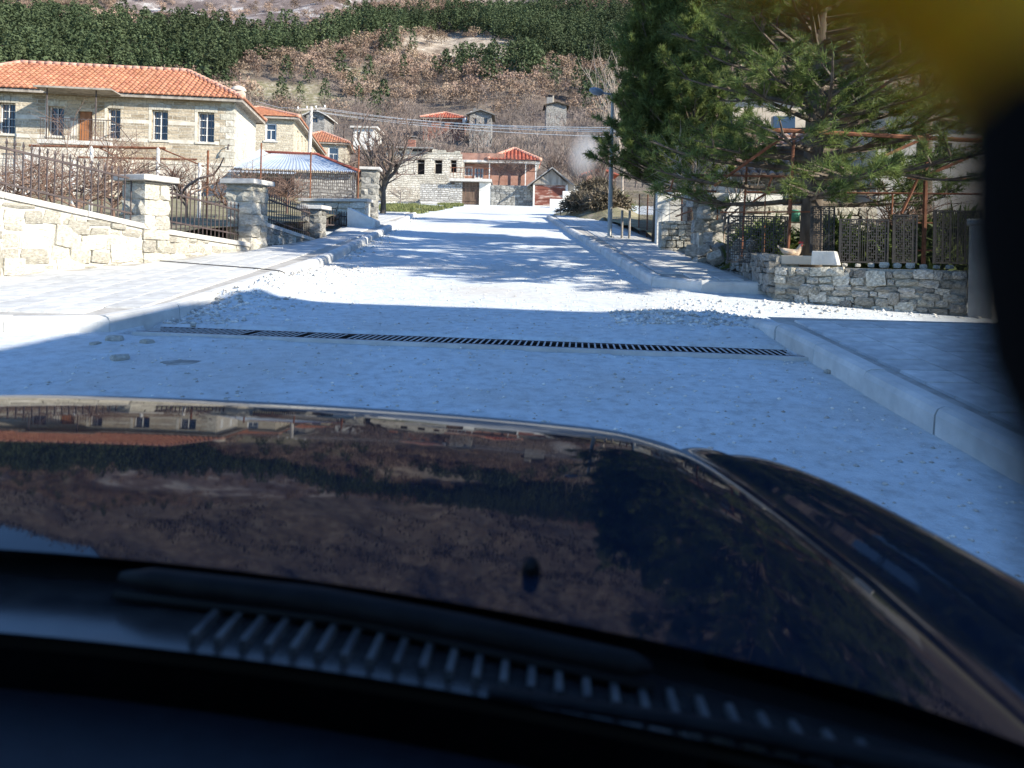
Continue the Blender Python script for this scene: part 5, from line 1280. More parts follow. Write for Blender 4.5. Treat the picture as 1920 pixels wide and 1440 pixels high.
# ------------------------------------------------------------------ trees
def rvec(r, s=1.0): return Vector((r.uniform(-1, 1), r.uniform(-1, 1), r.uniform(-1, 1))) * s
def bare_tree(seed, H, r0, spread=.9, levels=4, kids=(6, 5, 5, 4), upb=.25, trunk_frac=.38, lean=(0, 0), thick=1.0):
    """a leafless tree: returns trunk and twig meshes builders"""
    r = random.Random(seed); tr, tw = MB(), MB()
    def grow(p, d, L, rad, lev):
        n = 4 if lev < 2 else 3; pts = [p.copy()]; ds = []
        for i in range(n):
            d = (d + rvec(r, .22 if lev else .08) + Vector((0, 0, upb * .25 if lev else 0))).normalized(); p = p + d * (L / n); pts.append(p.copy()); ds.append(d.copy())
        rr = [rad * (1 - .55 * i / n) for i in range(n + 1)] if lev < levels - 1 else [rad * (1 - .8 * i / n) for i in range(n + 1)]
        (tr if lev < 2 else tw).tube(pts, rr, (9, 6, 4, 3, 3)[lev], cap=False)
        if lev >= levels - 1: return
        for k in range(kids[lev]):
            s = r.uniform(.55 if lev == 0 else .25, 1.0); i = min(n - 1, int(s * n)); q = pts[i].lerp(pts[i + 1], s * n - i)
            a = r.uniform(0, 6.28); side = Vector((math.cos(a), math.sin(a), 0)); side = (side - ds[i] * side.dot(ds[i])).normalized()
            nd = (ds[i] * (1 - spread * .5) + side * spread * r.uniform(.6, 1.1) + Vector((0, 0, upb))).normalized()
            grow(q, nd, L * r.uniform(.55, .8) if lev else L * r.uniform(.8, 1.25), rad * r.uniform(.4, .6), lev + 1)
    grow(Vector((0, 0, -.2)), Vector((lean[0], lean[1], 1)).normalized(), H * trunk_frac, r0 * thick, 0)
    return tr, tw
def bare_thing(name, label, cat, seed, H, r0, loc, group=None, rot=0, tm='bark_grey', wm='twig', **kw):
    tr, tw = bare_tree(seed, H, r0, **kw); root = empty(name, loc, rot, label, cat, group)
    tr.build('trunk', M[tm], root, True); tw.build('twigs', M[wm], root); return root
g = G(717, 403, .1)
bare_thing('street_tree', 'leafless dark street tree standing before the ruined house', 'tree', 6, 4.4, .16, (g.x, g.y, rz(g.y)), spread=.95, kids=(8, 6, 6, 5), levels=4, trunk_frac=.50, lean=(.0, 0), tm='bark', wm='twig')
bare_thing('orchard_tree', 'low spreading grey leafless tree in front of the ruin wall', 'tree', 5, 3.2, .08, P(750, 384, 63.5), spread=1.1, kids=(6, 5, 4, 3), trunk_frac=.3, wm='twig_pale')
for i, (px_, py_, Y, H, sd, wh_) in enumerate(((772, 330, 78, 5.0, 12, 'just right of the ruin chimney'), (805, 330, 82, 5.5, 13, 'behind the middle of the ruin'), (850, 320, 84, 5.5, 14, 'behind the right end of the ruin'), (900, 320, 84, 5, 15, 'above the flat terrace roof'), (690, 320, 76, 5, 16, 'behind the street tree'), (1040, 320, 80, 6, 18, 'above the garage gable'), (1090, 320, 76, 6, 19, 'right of the garage roof'), (1125, 320, 70, 6, 20, 'behind the drifting smoke'), (980, 320, 86, 5, 21, 'behind the red pyramid roof'), (660, 330, 72, 4.5, 22, 'right of the smallest orange roofed house'))):
    p = P(px_, py_, Y)
    bare_thing('leafless_tree', 'grey-brown leafless tree ' + wh_, 'tree', sd, H, .16, (p.x, Y, max(rz(Y), float(T(p.x, Y)))), 'leafless trees behind the last houses', spread=.75, kids=(8, 6, 5, 4), trunk_frac=.35, upb=.4, wm='twig')
bare_thing('leafless_tree', 'pale leafless tree rising behind the young pine top', 'tree', 33, 11.5, .15, (P(1168, 300, 62).x, 62, rz(62)), spread=.55, kids=(8, 6, 5, 4), trunk_frac=.4, upb=.5, tm='twig_pale', wm='twig_pale')
bare_thing('fruit_tree', 'pale tangled leafless fruit tree in the yard left of the pine trunk', 'tree', 41, 2.1, .05, (P(1355, 460, 16.5).x, 16.5, rz(16.5) + .2), spread=1.2, kids=(8, 6, 5, 3), trunk_frac=.55, tm='twig_pale', wm='twig_pale')
bare_thing('fruit_tree', 'dark crooked leafless tree behind the rusty frame', 'tree', 42, 1.9, .06, (P(1640, 470, 14).x, 14, rz(14) + .2), spread=1.2, kids=(7, 6, 5, 3), trunk_frac=.5, tm='bark', wm='vine')
# vines and shrubs in the left garden
sh_l = [('brown tangled vine shrub behind the fence at the left edge', 20, 16.5, 1.5), ('brown leafless shrub below the porch landing', 95, 18, 1.7), ('reddish leafless shrub left of the nearest pillar', 150, 17, 1.4), ('thin leafless shrub behind the nearest pillar', 215, 19, 1.5),
        ('tangled shrub behind the middle of the iron fence', 350, 21, 1.5), ('dark shrub behind the second capped pillar', 430, 22, 1.5), ('dry vine hanging behind the dark fence panel', 540, 24.5, 1.2), ('leafless vine over the left arbour pipe', 190, 21.5, 2.2)]
for i, (lab, px_, Y, H) in enumerate(sh_l):
    x = P(px_, 350, Y).x
    bare_thing('garden_shrub', lab, 'shrub', 70 + i, H * 1.3, .045, (x, Y, float(gz_left(x, Y))), 'leafless shrubs in the garden', spread=1.15, kids=(9, 7, 6, 3), trunk_frac=.42, tm='vine', wm='vine')
g = P(400, 370, 22); mb = MB(); mb.tube([P(332, 372, 20) , P(350, 350, 20), P(372, 335, 20), P(400, 328, 20), P(412, 312, 20), P(420, 295, 20)], [.04, .035, .03, .028, .02, .012], 6)
tag(mb.build('vine_stem', M['vine'], None, True), 'single curving dark vine stem before the lower house wall', 'vine')
# vine over the terrace house
for i, (px_, lab) in enumerate(((935, 'brown leafless vine on the terrace house left of its window bay'), (975, 'brown leafless vine over the right terrace front'))):
    p = P(px_, 346, 66.5); bare_thing('climbing_vine', lab, 'vine', 95 + i, 3.2, .06, p, 'vines on the terrace house', spread=1.2, kids=(9, 6, 5, 3), trunk_frac=.4, tm='vine', wm='vine')

# ---- pines near the street
def needles(pos, dirs, n, L, w, r, spread=.85):
    k = len(pos); P_ = np.repeat(pos, n, 0); D = np.repeat(dirs, n, 0)
    d = D * (1.0) + r.normal(0, spread, D.shape); d /= np.linalg.norm(d, axis=1, keepdims=True)
    l = L * (0.7 + .6 * r.random(len(d)))[:, None]; base = P_ + D * (r.random(len(d)) * L * .7)[:, None]
    s = np.cross(d, r.normal(0, 1, d.shape)); s /= np.linalg.norm(s, axis=1, keepdims=True) + 1e-9
    v = np.stack([base - s * w, base + s * w, base + d * l], 1).reshape(-1, 3)
    return v, np.arange(len(v)).reshape(-1, 3), np.repeat(np.repeat(r.random(k), n), 3)
def pine(name, label, loc, H, r0, z_lo, len_lo, len_hi, nb, seed, tufts=9, nn=16, nl=.17, nw=.0065, up0=-.05, up1=.7, lean=(0, 0), sub=5, matn='needle', crown=None, droop=0.0):
    r = random.Random(seed); rn = np.random.default_rng(seed); root = empty(name, loc, 0, label, 'tree')
    tk = MB(); pts = [Vector((lean[0] * s * s * H + .06 * math.sin(3 * s + seed), lean[1] * s * s * H, -.2 + s * (H + .2))) for s in np.linspace(0, 1, 10)]
    tk.tube(pts, [r0 * (1 - .86 * s) for s in np.linspace(0, 1, 10)], 10); tk.build('trunk', M['bark'], root, True)
    br = MB(); pos, dr_ = [], []
    for i in range(nb):
        s = (i + r.random()) / nb; s = s ** .9; z = z_lo + (H * .98 - z_lo) * s; az = i * 2.399 + r.uniform(-.5, .5)
        k = z / H * 9; j = min(8, int(k)); p = pts[j].lerp(pts[j + 1], k - j)
        L = (len_lo + (len_hi - len_lo) * s) * r.uniform(.7, 1.12) * (1 if crown is None else crown(s))
        el = up0 + (up1 - up0) * s + r.uniform(-.12, .12)
        d = Vector((math.cos(az) * math.cos(el), math.sin(az) * math.cos(el), math.sin(el))); bp = [p.copy()]; q = p.copy(); n = 5
        for m_ in range(n):
            d = (d + rvec(r, .10) + Vector((0, 0, .07 - droop * (m_ < 3)))).normalized(); q = q + d * L / n; bp.append(q.copy())
        rb = max(.012, r0 * .30 * (1 - .6 * s)); br.tube(bp, [rb * (1 - .8 * m_ / n) for m_ in range(n + 1)], 5, cap=False)
        pos.append(bp[-1]); dr_.append(d)
        for m_ in range(sub * 2):
            t = r.uniform(.22, 1.0); jj = min(n - 1, int(t * n)); b0 = bp[jj].lerp(bp[jj + 1], t * n - jj); bd = (bp[jj + 1] - bp[jj]).normalized()
            sd = bd.cross(Vector((0, 0, 1))); sd = sd.normalized() * r.choice((-1, 1)); d2 = (bd * .65 + sd * r.uniform(.4, .9) + Vector((0, 0, r.uniform(-.1, .35)))).normalized(); l2 = L * .38 * (1.15 - t * .6) * r.uniform(.6, 1.2)
            e = b0 + d2 * l2 + Vector((0, 0, .05)); br.tube([b0, b0.lerp(e, .5), e], [rb * .35, rb * .25, rb * .1], 3, cap=False)
            for u in range(tufts):
                f_ = .3 + .7 * (u + r.random()) / tufts; pos.append(b0.lerp(e, f_) + rvec(r, .05)); dr_.append((d2 + rvec(r, .45) + Vector((0, 0, .25))).normalized())
    br.build('branches', M['bark'], root)
    v, f, ti = needles(np.array([tuple(q) for q in pos]), np.array([tuple(q) for q in dr_]), nn, nl, nw, rn)
    link('needle_crown', np_mesh('needle_crown', v, f, M[matn], ti), root)
    return root
p2 = P(1526, 470, 12.9)
pine('pine_tree', 'tall pine with a thick bare trunk and wide layered boughs behind the panels', (p2.x, p2.y, rz(12.9) + .2), 9.5, .19, 1.3, 2.7, 1.3, 185, 5, tufts=8, nn=20, nl=.135, nw=.0062, up0=-.02, up1=.6, sub=5, droop=.06)
p1 = P(1292, 440, 20.5)
pine('pine_tree', 'dense dark young pine beside the street lamp', (p1.x, p1.y, rz(20.5) + .2), 7.4, .13, 1.3, 1.8, .4, 130, 8, tufts=9, nn=18, nl=.15, nw=.010, up0=.25, up1=1.15, sub=4, crown=lambda s: 1.0 - .25 * s)
p1b = P(1232, 440, 21.6)
pine('pine_tree', 'darker slim pine at the street side of the dense pine', (p1b.x, p1b.y, rz(21.6) + .2), 6.2, .11, 1.5, 1.75, 1.35, 200, 18, tufts=8, nn=16, nl=.16, nw=.010, up0=.2, up1=.95, sub=4)
p3 = P(1735, 470, 15.4)
pine('pine_tree', 'pine with dark boughs at the right above the grey house', (p3.x, p3.y, rz(15.4) + .2), 9.5, .18, 2.9, 2.6, 1.0, 80, 23, tufts=8, nn=16, nl=.17, nw=.010, sub=5)
p4_ = P(1360, 430, 30)
pine('pine_tree', 'pine standing behind the dense young pine', (p4_.x, p4_.y, rz(30) + .2), 10.5, .18, 2.0, 2.8, .8, 64, 29, tufts=6, nn=14, nl=.22, nw=.013, sub=5)

# bushes and mound on the right of the street end
def leafy_bush(label, loc, rad, n, seed, m, h=1.0, group=None):
    r = np.random.default_rng(seed); root = empty('bush', loc, 0, label, 'bush', group)
    a = r.random(n) * 6.28; q = r.random(n) ** .6; z = r.random(n) ** .8
    rr = rad * q * np.sqrt(np.clip(1.05 - z * z, 0, 1)) * (1 + .3 * np.sin(a * 3 + seed))
    pos = np.stack([np.cos(a) * rr, np.sin(a) * rr, z * rad * h], 1); d = pos / (np.linalg.norm(pos, axis=1, keepdims=True) + 1e-6)
    v, f, ti = needles(pos, d, 3, .30, .035, r, 1.0); link('leaves', np_mesh('leaves', v, f, M[m], ti), root)
    tr, tw = bare_tree(seed, rad * 1.4, .04, spread=1.2, levels=3, kids=(8, 6, 4)); tr.build('stems', M['vine'], root); return root
mo = MB(); mc = G(1120, 402)
def gz_mound(x, y): return SLOPE * y - .1 + 1.1 * np.exp(-((x - 4.6) / 1.6) ** 2 - ((y - 42) / 7) ** 2) * (1 + .5 * fbm(x, y, 51, 3))
sheet('earth_bank', np.linspace(1.9, 9, 30), np.linspace(33, 58, 40), gz_mound, M['garden'])
for i, (px_, Y, rad, mm_, lab) in enumerate(((1120, 44, 1.15, 'bush', 'brown dry bush on the bank beside the lamp post'), (1108, 50, 1.1, 'grass', 'greenish bush on top of the bank left of the lamp'), (1090, 40, .9, 'bush', 'low dry brush at the street edge of the bank'), (1135, 38, 1.0, 'bush', 'dark dry brush right behind the lamp post'), (1130, 56, 1.9, 'grass', 'green bush at the far end of the bank'))):
    x = P(px_, 380, Y).x; leafy_bush(lab, (x, Y, float(gz_mound(x, Y)) - .1), rad, 900, 130 + i, mm_, .8, 'bushes on the bank')

# ---- forest on the mountain (seen as one mass) and single trees on the lower slope
def crown_proto(kind, seed):
    r = np.random.default_rng(seed)
    if kind == 'pine':
        n = 175; z = r.random(n) ** .85; rad = (1 - z) ** .55 * .27 + .03; a = r.random(n) * 6.28; q = .45 + .55 * r.random(n)
        c = np.stack([np.cos(a) * rad * q, np.sin(a) * rad * q, .12 + z * .9], 1); s = .056 * (1.15 - .4 * z)
    elif kind == 'oak':
        n = 160; a = r.random(n) * 6.28; u = r.uniform(-.75, 1, n); q = r.random(n) ** .33
        c = np.stack([np.cos(a) * np.sqrt(1 - u * u) * .42 * q, np.sin(a) * np.sqrt(1 - u * u) * .42 * q, .55 + u * .42 * q], 1); c += np.sin(c * 9 + seed) * .05; s = np.full(n, .057)
    else:
        n = 130; a = r.random(n) * 6.28; q = r.random(n) ** .5 * .40; z = .28 + .62 * r.random(n)
        c = np.stack([np.cos(a) * q, np.sin(a) * q, z], 1); s = np.full(n, .075)
    d1 = r.normal(0, 1, (n, 3)); d2 = r.normal(0, 1, (n, 3))
    if kind == 'pine': d1[:, 2] = d1[:, 2] * .5 - .35
    if kind == 'bare': d1 = c * np.array([1, 1, 0]) * 1.5 + np.array([0, 0, .9]) + r.normal(0, .55, (n, 3)); d1 /= np.linalg.norm(d1, axis=1, keepdims=True); d1 *= 1.7; d2 *= .09
    else: d1 /= np.linalg.norm(d1, axis=1, keepdims=True)
    d2 = d2 - d1 * (np.sum(d1 * d2, 1) / np.sum(d1 * d1, 1))[:, None]
    if kind != 'bare': d2 /= np.linalg.norm(d2, axis=1, keepdims=True)
    s = s[:, None]
    v = np.stack([c - d2 * s * .8 - d1 * s * .4, c + d2 * s * .8 - d1 * s * .4, c + d1 * s * 1.1], 1)
    return v.reshape(-1, 3)
def trunk_proto(kind):
    h, w = (.35, .022) if kind == 'pine' else (.55, .028)
    return np.array([(-w, 0, -.08), (w, 0, -.08), (0, 0, h), (0, -w, -.08), (0, w, -.08), (0, 0, h)])
PROT = {k: [np.concatenate([trunk_proto(k), crown_proto(k, 300 + 7 * i + ord(k[0]))]) for i in range(4)] for k in ('pine', 'oak', 'bare')}
step = 3.9
gy = np.arange(84, 560, step); cand = []
for y in gy:
    gx = np.arange(-.86 * y - 10, .70 * y + 10, step); cand.append(np.stack([gx, np.full(len(gx), y)], 1))
cand = np.concatenate(cand); cand += rng.uniform(-step * .48, step * .48, cand.shape)
zc_ = T(cand[:, 0], cand[:, 1]); cpx, cpy = proj(cand[:, 0], cand[:, 1], zc_)
def inany(polys): 
    r = np.zeros(len(cpx), bool)
    for p in polys: r |= inpoly(cpx, cpy, p)
    return r
is_p = inany(PINES); is_r = inany(ROCKS) | inany(TOPROCK); is_m = inany(MEADOW)
nzv = fbm(cand[:, 0] / 28, cand[:, 1] / 28, 61, 3); u = rng.random(len(cand))
kind = np.full(len(cand), -1)
vis = (cpx > -90) & (cpx < 1940) & (cpy < 420) & ((cpx < 1330) | (rng.random(len(cpx)) < .45))
oakz = (cpy < 245) & ~is_p & ~is_r
kind[vis & oakz & (u < np.where(is_m, .10, .88 + nzv * .5))] = 1
kind[vis & oakz & (u > .93) & (nzv > -.1)] = 0
kind[vis & (cpy >= 205) & (u < .62)] = 2
kind[vis & (cpy >= 150) & (cpy < 205) & (u < .2)] = 2
kind[vis & is_r & (u < .07)] = 1
kind[vis & is_p & (u < .97)] = 0
extra = inany([[(715, 84), (745, 84), (745, 108), (715, 108)], [(845, 122), (925, 122), (930, 150), (850, 150)], [(940, 112), (1015, 112), (1015, 150), (945, 150)], [(505, 70), (560, 66), (560, 90), (505, 90)], [(350, 130), (440, 140), (420, 165), (350, 150)]])
kind[vis & extra & (u < .8)] = 0
for hx0, hx1, hy0, hy1 in ((780, 932, 212, 256), (1010, 1070, 192, 262), (568, 612, 205, 275), (655, 708, 236, 320)): kind[(cpx > hx0) & (cpx < hx1) & (cpy > hy0) & (cpy < hy1) & (rng.random(len(cpx)) < .93)] = -1
kind[cand[:, 1] < 96] = np.where(kind[cand[:, 1] < 96] == -1, -1, 2)
kind[(cpx < 380) & (cpy > 160)] = -1
HT = {0: (6.5, 10.5), 1: (3.4, 6.4), 2: (3.0, 5.5)}; KN = {0: 'pine', 1: 'oak', 2: 'bare'}; MT = {0: 'forest', 1: 'oak', 2: 'baregrey'}
NM = {0: ('pine_forest', 'dark green pine forest in a band across the mountain', 'forest'), 1: ('oak_scrub', 'russet brown oak scrub covering the mountain slope', 'forest'), 2: ('bare_woodland', 'grey-brown bare woodland on the lower slope above the houses', 'forest')}
NSINGLE = {0: 24, 1: 60, 2: 60}
single_lab = {0: ('hill_pine', 'single dark pine standing out on the brown lower slope', 'pines standing singly on the slope'), 1: ('russet_oak', 'rounded russet oak on the lower mountain slope', 'russet oaks on the lower slope'), 2: ('bare_hill_tree', 'thin grey bare tree on the slope just above the houses', 'bare trees just above the houses')}
for k in (0, 1, 2):
    idx = np.where(kind == k)[0]; r = np.random.default_rng(77 + k)
    ok = (cpx[idx] > 480) & (cpx[idx] < 1130) & (cpy[idx] > 60)
    if k == 0: ok &= ~is_p[idx]
    near = idx[ok][np.argsort(cand[idx[ok], 1])][:NSINGLE[k]]
    rest = np.setdiff1d(idx, near)
    pm = [np_mesh(KN[k] + '_crown', p[6:], np.arange(len(p) - 6).reshape(-1, 3), M[MT[k]], np.random.default_rng(i).random(len(p) - 6).repeat(1)) for i, p in enumerate(PROT[k and KN[k] or 'pine'])]
    tb = MB(); tb.tube([(0, 0, -.1), (0, 0, .3), (0, 0, .7)], [.03, .02, .006], 5); tm_ = tb.mesh('trunk', M['bark_grey'])
    for n_i, i in enumerate(near):
        s = r.uniform(*HT[k]); nm, lab, grp = single_lab[k]
        root = empty(nm, (cand[i, 0], cand[i, 1], zc_[i] - .1), r.random() * 6.28, lab, 'tree', grp); root.scale = (s * r.uniform(.85, 1.25), s * r.uniform(.85, 1.25), s)
        link('crown', pm[n_i % 4], root); link('trunk', tm_, root)
    Vs, Ts = [], []
    pv_ = r.integers(0, 4, len(rest)); sc = r.uniform(*HT[k], len(rest)); an = r.random(len(rest)) * 6.28; tn = np.clip(.5 + .9 * (nzv[rest] + r.normal(0, .22, len(rest))), 0, 1); wd = r.uniform(.85, 1.3, len(rest))
    for j in range(4):
        m_ = pv_ == j
        if not m_.any(): continue
        p = PROT[KN[k]][j]; c, q = np.cos(an[m_])[:, None], np.sin(an[m_])[:, None]; S = sc[m_][:, None]; Wd = wd[m_][:, None]
        v = np.stack([(p[None, :, 0] * c - p[None, :, 1] * q) * S * Wd + cand[rest[m_], 0:1], (p[None, :, 0] * q + p[None, :, 1] * c) * S * Wd + cand[rest[m_], 1:2], p[None, :, 2] * S + zc_[rest[m_]][:, None]], 2)
        Vs.append(v.reshape(-1, 3)); Ts.append(np.repeat(tn[m_], len(p)))
    Vs = np.concatenate(Vs); Ts = np.concatenate(Ts)
    tag(link(NM[k][0], np_mesh(NM[k][0], Vs, np.arange(len(Vs)).reshape(-1, 3), M[MT[k]], Ts)), NM[k][1], NM[k][2], kind='stuff')
    print('forest', KN[k], len(rest), len(Vs) // 3)

# bushes added to darken the background behind the panels, scrub high on the mountain
for i, (px_, Y, rad, lab) in enumerate(((1790, 13.2, .75, 'added bush darkening the gap behind the panel furthest right'), (1690, 13.6, .6, 'added bush darkening the gap behind the narrow panel'), (1560, 14.2, .6, 'added bush darkening the foot of the pine trunk'), (1440, 14.4, .5, 'added bush darkening the gap behind the wide wire-like panel'))):
    x = P(px_, 440, Y).x; leafy_bush(lab, (x, Y, rz(Y) + .15), rad, 700, 160 + i, 'needle', 1.1, 'bushes added to darken the gaps behind the panels')
r = np.random.default_rng(5)
yv = 560 + 900 * r.random(9000) ** .8; xv = (r.random(9000) * 2.2 - 1.2) * yv
dens = fbm(xv / 130, yv / 130, 71, 4); k_ = dens > -.12; xv, yv = xv[k_], yv[k_]; zv = T(xv, yv); nsc = len(xv)
c = np.repeat(np.stack([xv, yv, zv], 1), 14, 0) + r.normal(0, 1, (nsc * 14, 3)) * np.array([4.5, 4.5, 3.2]) + np.array([0, 0, 3.0])
d1 = r.normal(0, 1, c.shape) * 1.2; d2 = r.normal(0, 1, c.shape) * 1.2
v = np.stack([c - d2, c + d2, c + d1], 1).reshape(-1, 3)
tag(link('mountain_scrub', np_mesh('mountain_scrub', v, np.arange(len(v)).reshape(-1, 3), M['scrub'], np.repeat(r.random(nsc), 42))), 'thin brown scrub high on the rocky mountain', 'scrub', kind='stuff')


# ------------------------------------------------------------------ hen on the wall ledge
hp_ = P(1485, 488, 11.9)
hen = empty('hen', (hp_.x, hp_.y, hp_.z), R(-20), 'buff hen with a red face standing behind the concrete ledge', 'hen')
M['feather'] = mat('buff_feather', (0.42, 0.30, 0.20), (0.62, 0.50, 0.38), 0.85, 18, 6, 0.01, 60)
M['comb'] = mat('red_comb', (0.45, 0.035, 0.03), (0.6, 0.09, 0.07), 0.55, 20, 3)
M['beak'] = mat('horn_beak', (0.50, 0.36, 0.14), None, 0.5)
bm = bmesh.new()
path = [((-.17, 0, .17), .012), ((-.14, 0, .155), .035), ((-.08, 0, .115), .062), ((0, 0, .095), .075), ((.06, 0, .105), .068), ((.095, 0, .15), .045), ((.11, 0, .195), .032), ((.122, 0, .225), .03), ((.14, 0, .235), .022), ((.152, 0, .233), .008)]
mb = MB(); mb.tube([p for p, _ in path], [r for _, r in path], 12); body = mb.build('body', M['feather'], hen, True)
body.modifiers.new('round', 'SUBSURF').levels = 1
for s in (-1, 1):
    mb = MB(); mb.tube([(.05, s * .066, .12), (.0, s * .078, .11), (-.07, s * .066, .115), (-.12, s * .04, .13)], [.012, .032, .026, .004], 8); mb.build('wing', M['feather'], hen, True)
    mb = MB(); mb.tube([(.0, s * .03, .05), (.005, s * .03, .0)], .007, 6)
    for a in (-.5, 0, .5, 3.14): mb.tube([(.005, s * .03, .002), (.005 + .035 * math.cos(a), s * .03 + .035 * math.sin(a), .001)], [.005, .002], 5)
    mb.build('leg', M['beak'], hen, True)
    mb = MB(); mb.tube([(.128, s * .026, .236), (.128, s * .031, .236)], [.006, .004], 8); mb.build('eye', M['void'], hen, True)
    mb = MB(); mb.tube([(.138, s * .02, .228), (.13, s * .027, .226), (.142, s * .016, .205)], [.012, .014, .004], 8); mb.build('wattle', M['comb'], hen, True)
mb = MB(); mb.tube([(.152, 0, .236), (.178, 0, .226)], [.009, .001], 6); mb.build('beak', M['beak'], hen, True)
mb = MB()
for k in range(5): mb.tube([(.095 + k * .013, 0, .25), (.092 + k * .013, 0, .285 + .008 * math.sin(k * 1.5))], [.011, .003], 6)
mb.build('comb', M['comb'], hen, True)
mb = MB(); 
for k in range(5): mb.tube([(-.15, 0, .16), (-.21, (k - 2) * .014, .20 + .012 * (2 - abs(k - 2)))], [.018, .004], 5)
mb.build('tail', M['feather'], hen, True)

# ------------------------------------------------------------------ the car the picture is taken from
M['paint'] = mat('black_blue_paint', (0.004, 0.010, 0.024), (0.016, 0.022, 0.034), 0.4, 55, 12, spec=0.0, coat=0.52, sharp=1.0)
_b = M['paint'].node_tree.nodes['Principled BSDF']; _b.inputs['Coat Roughness'].default_value = 0.03; _b.inputs['Coat IOR'].default_value = 1.34
M['trim'] = mat('black_plastic', (0.005, 0.006, 0.008), (0.010, 0.011, 0.014), 0.6, 40, 4, 0.0006, 300, spec=0.12)
M['dash'] = mat('dashboard_vinyl', (0.006, 0.009, 0.016), (0.010, 0.014, 0.022), 0.6, 60, 4, 0.0006, 400)
M['rubber'] = mat('rubber', (0.010, 0.010, 0.010), None, 0.7, spec=0.15)
M['rim'] = mat('alloy', (0.45, 0.45, 0.46), None, 0.35, metal=0.9)
M['cowl'] = mat('dusty_cowl_plastic', (0.012, 0.014, 0.018), (0.060, 0.058, 0.056), 0.22, 45, 8, sharp=1.2, spec=.6)
M['rib'] = mat('dusty_rib', (0.045, 0.046, 0.05), (0.12, 0.118, 0.115), 0.6, 30, 6)
wsm = bpy.data.materials.new('windscreen_glass'); wsm.use_nodes = True; t_ = wsm.node_tree; t_.nodes.remove(t_.nodes['Principled BSDF'])
tb_ = t_.nodes.new('ShaderNodeBsdfTransparent'); tb_.inputs[0].default_value = (.95, .97, .965, 1); t_.links.new(tb_.outputs[0], t_.nodes['Material Output'].inputs['Surface'])

CAR_YAW, CAR_ROLL, CAR_PITCH = R(-3.0), R(1.6), math.atan(SLOPE)
Rc = Matrix.Rotation(CAR_YAW, 3, 'Z') @ Matrix.Rotation(CAR_PITCH, 3, 'X') @ Matrix.Rotation(CAR_ROLL, 3, 'Y')
car = empty('car', Vector((0, 0, EYE)) - Rc @ Vector((0, 0, EYE)), 0, 'dark glossy car whose bonnet fills the lower part of the view', 'car')
car.rotation_euler = Rc.to_euler()
XC = -.46
def wb_y(x):  # windscreen base line
    s = (x - XC) / .8; return .580 - .12 * s * s
def hood_rear(x): s = (x - XC) / .8; return .665 - .17 * s * s
def half(y): return float(np.interp(y, [.45, .8, 1.5, 1.75, 1.95], [.90, .87, .77, .735, .70]))
_sy = np.linspace(.40, 1.90, 151); _ss = np.interp(_sy, [.40, .75, 1.0, 1.25, 1.45, 1.6, 1.7, 1.8, 1.87, 1.9], [3.5, 4.5, 5.5, 7.5, 11, 16, 25, 43, 62, 74])
PY = list(_sy); PZ = list(1.208 - np.concatenate([[0], np.cumsum(np.tan(np.radians((_ss[1:] + _ss[:-1]) / 2)) * .01)]))
def hood_z(s, y):
    z = float(np.interp(y, PY, PZ))
    a = abs(s)
    z += -.010 * a ** 2.2
    # raised middle panel and a hollow beside the wing line
    z += .012 * (1 / (1 + math.exp((a - .84) / .03))) + .004
    z += -.014 * math.exp(-((a - .94) / .04) ** 2)
    return z
nxh, nyh = 160, 110; V_, F_ = [], []
for j in range(nyh + 1):
    for i in range(nxh + 1):
        s = -1 + 2 * i / nxh; t = j / nyh
        x = XC + s * half(.9); y0 = hood_rear(x); y = y0 + (1.90 - .05 * s * s - y0) * (t ** .9); x = XC + s * half(y)
        yy_ = .60 + (y - .60) * 1.0 + .05 * s * s * ((y - y0) / 1.0) ** 2
        V_.append((x, y, hood_z(s, min(1.9, yy_))))
for j in range(nyh):
    for i in range(nxh): k = j * (nxh + 1) + i; F_.append((k, k + 1, k + nxh + 2, k + nxh + 1))
hood = link('bonnet', np_mesh('bonnet', np.array(V_), np.array(F_), M['paint'], smooth=True), car)
def fender(sg):
    V_, F_ = [], []; n, m_ = 40, 16
    for j in range(n + 1):
        y = .30 + (1.93 - .30) * j / n
        for i in range(m_ + 1):
            u = i / m_; x = XC + sg * (half(y) + .006 + (.16 + .05 * math.sin(min(1, (1.93 - y) / .9) * 1.57)) * u ** .9)
            z = float(np.interp(y + .05, PY, PZ)) - .03 - .012 + .022 * math.sin(min(1, u * 2.6) * 1.57) - .30 * max(0, u - .42) ** 2.0 - (.9 * max(0, u - .85) if u > .85 else 0)
            if u > .9: z -= .35 * (u - .9) * 10
            V_.append((x, y, z))
    for j in range(n):
        for i in range(m_): k = j * (m_ + 1) + i; q = (k, k + 1, k + m_ + 2, k + m_ + 1); F_.append(q if sg > 0 else q[::-1])
    o = link('wing', np_mesh('wing', np.array(V_), np.array(F_), M['paint'], smooth=True), car); return o
for sg in (-1, 1): fender(sg)
nz2 = MB(); nz2.tube([(-.005, .70, 1.185), (-.005, .698, 1.206), (-.005, .692, 1.212), (-.005, .684, 1.210)], [.009, .0085, .007, .003], 10); nz2.build('washer_nozzle', M['trim'], hood, True)
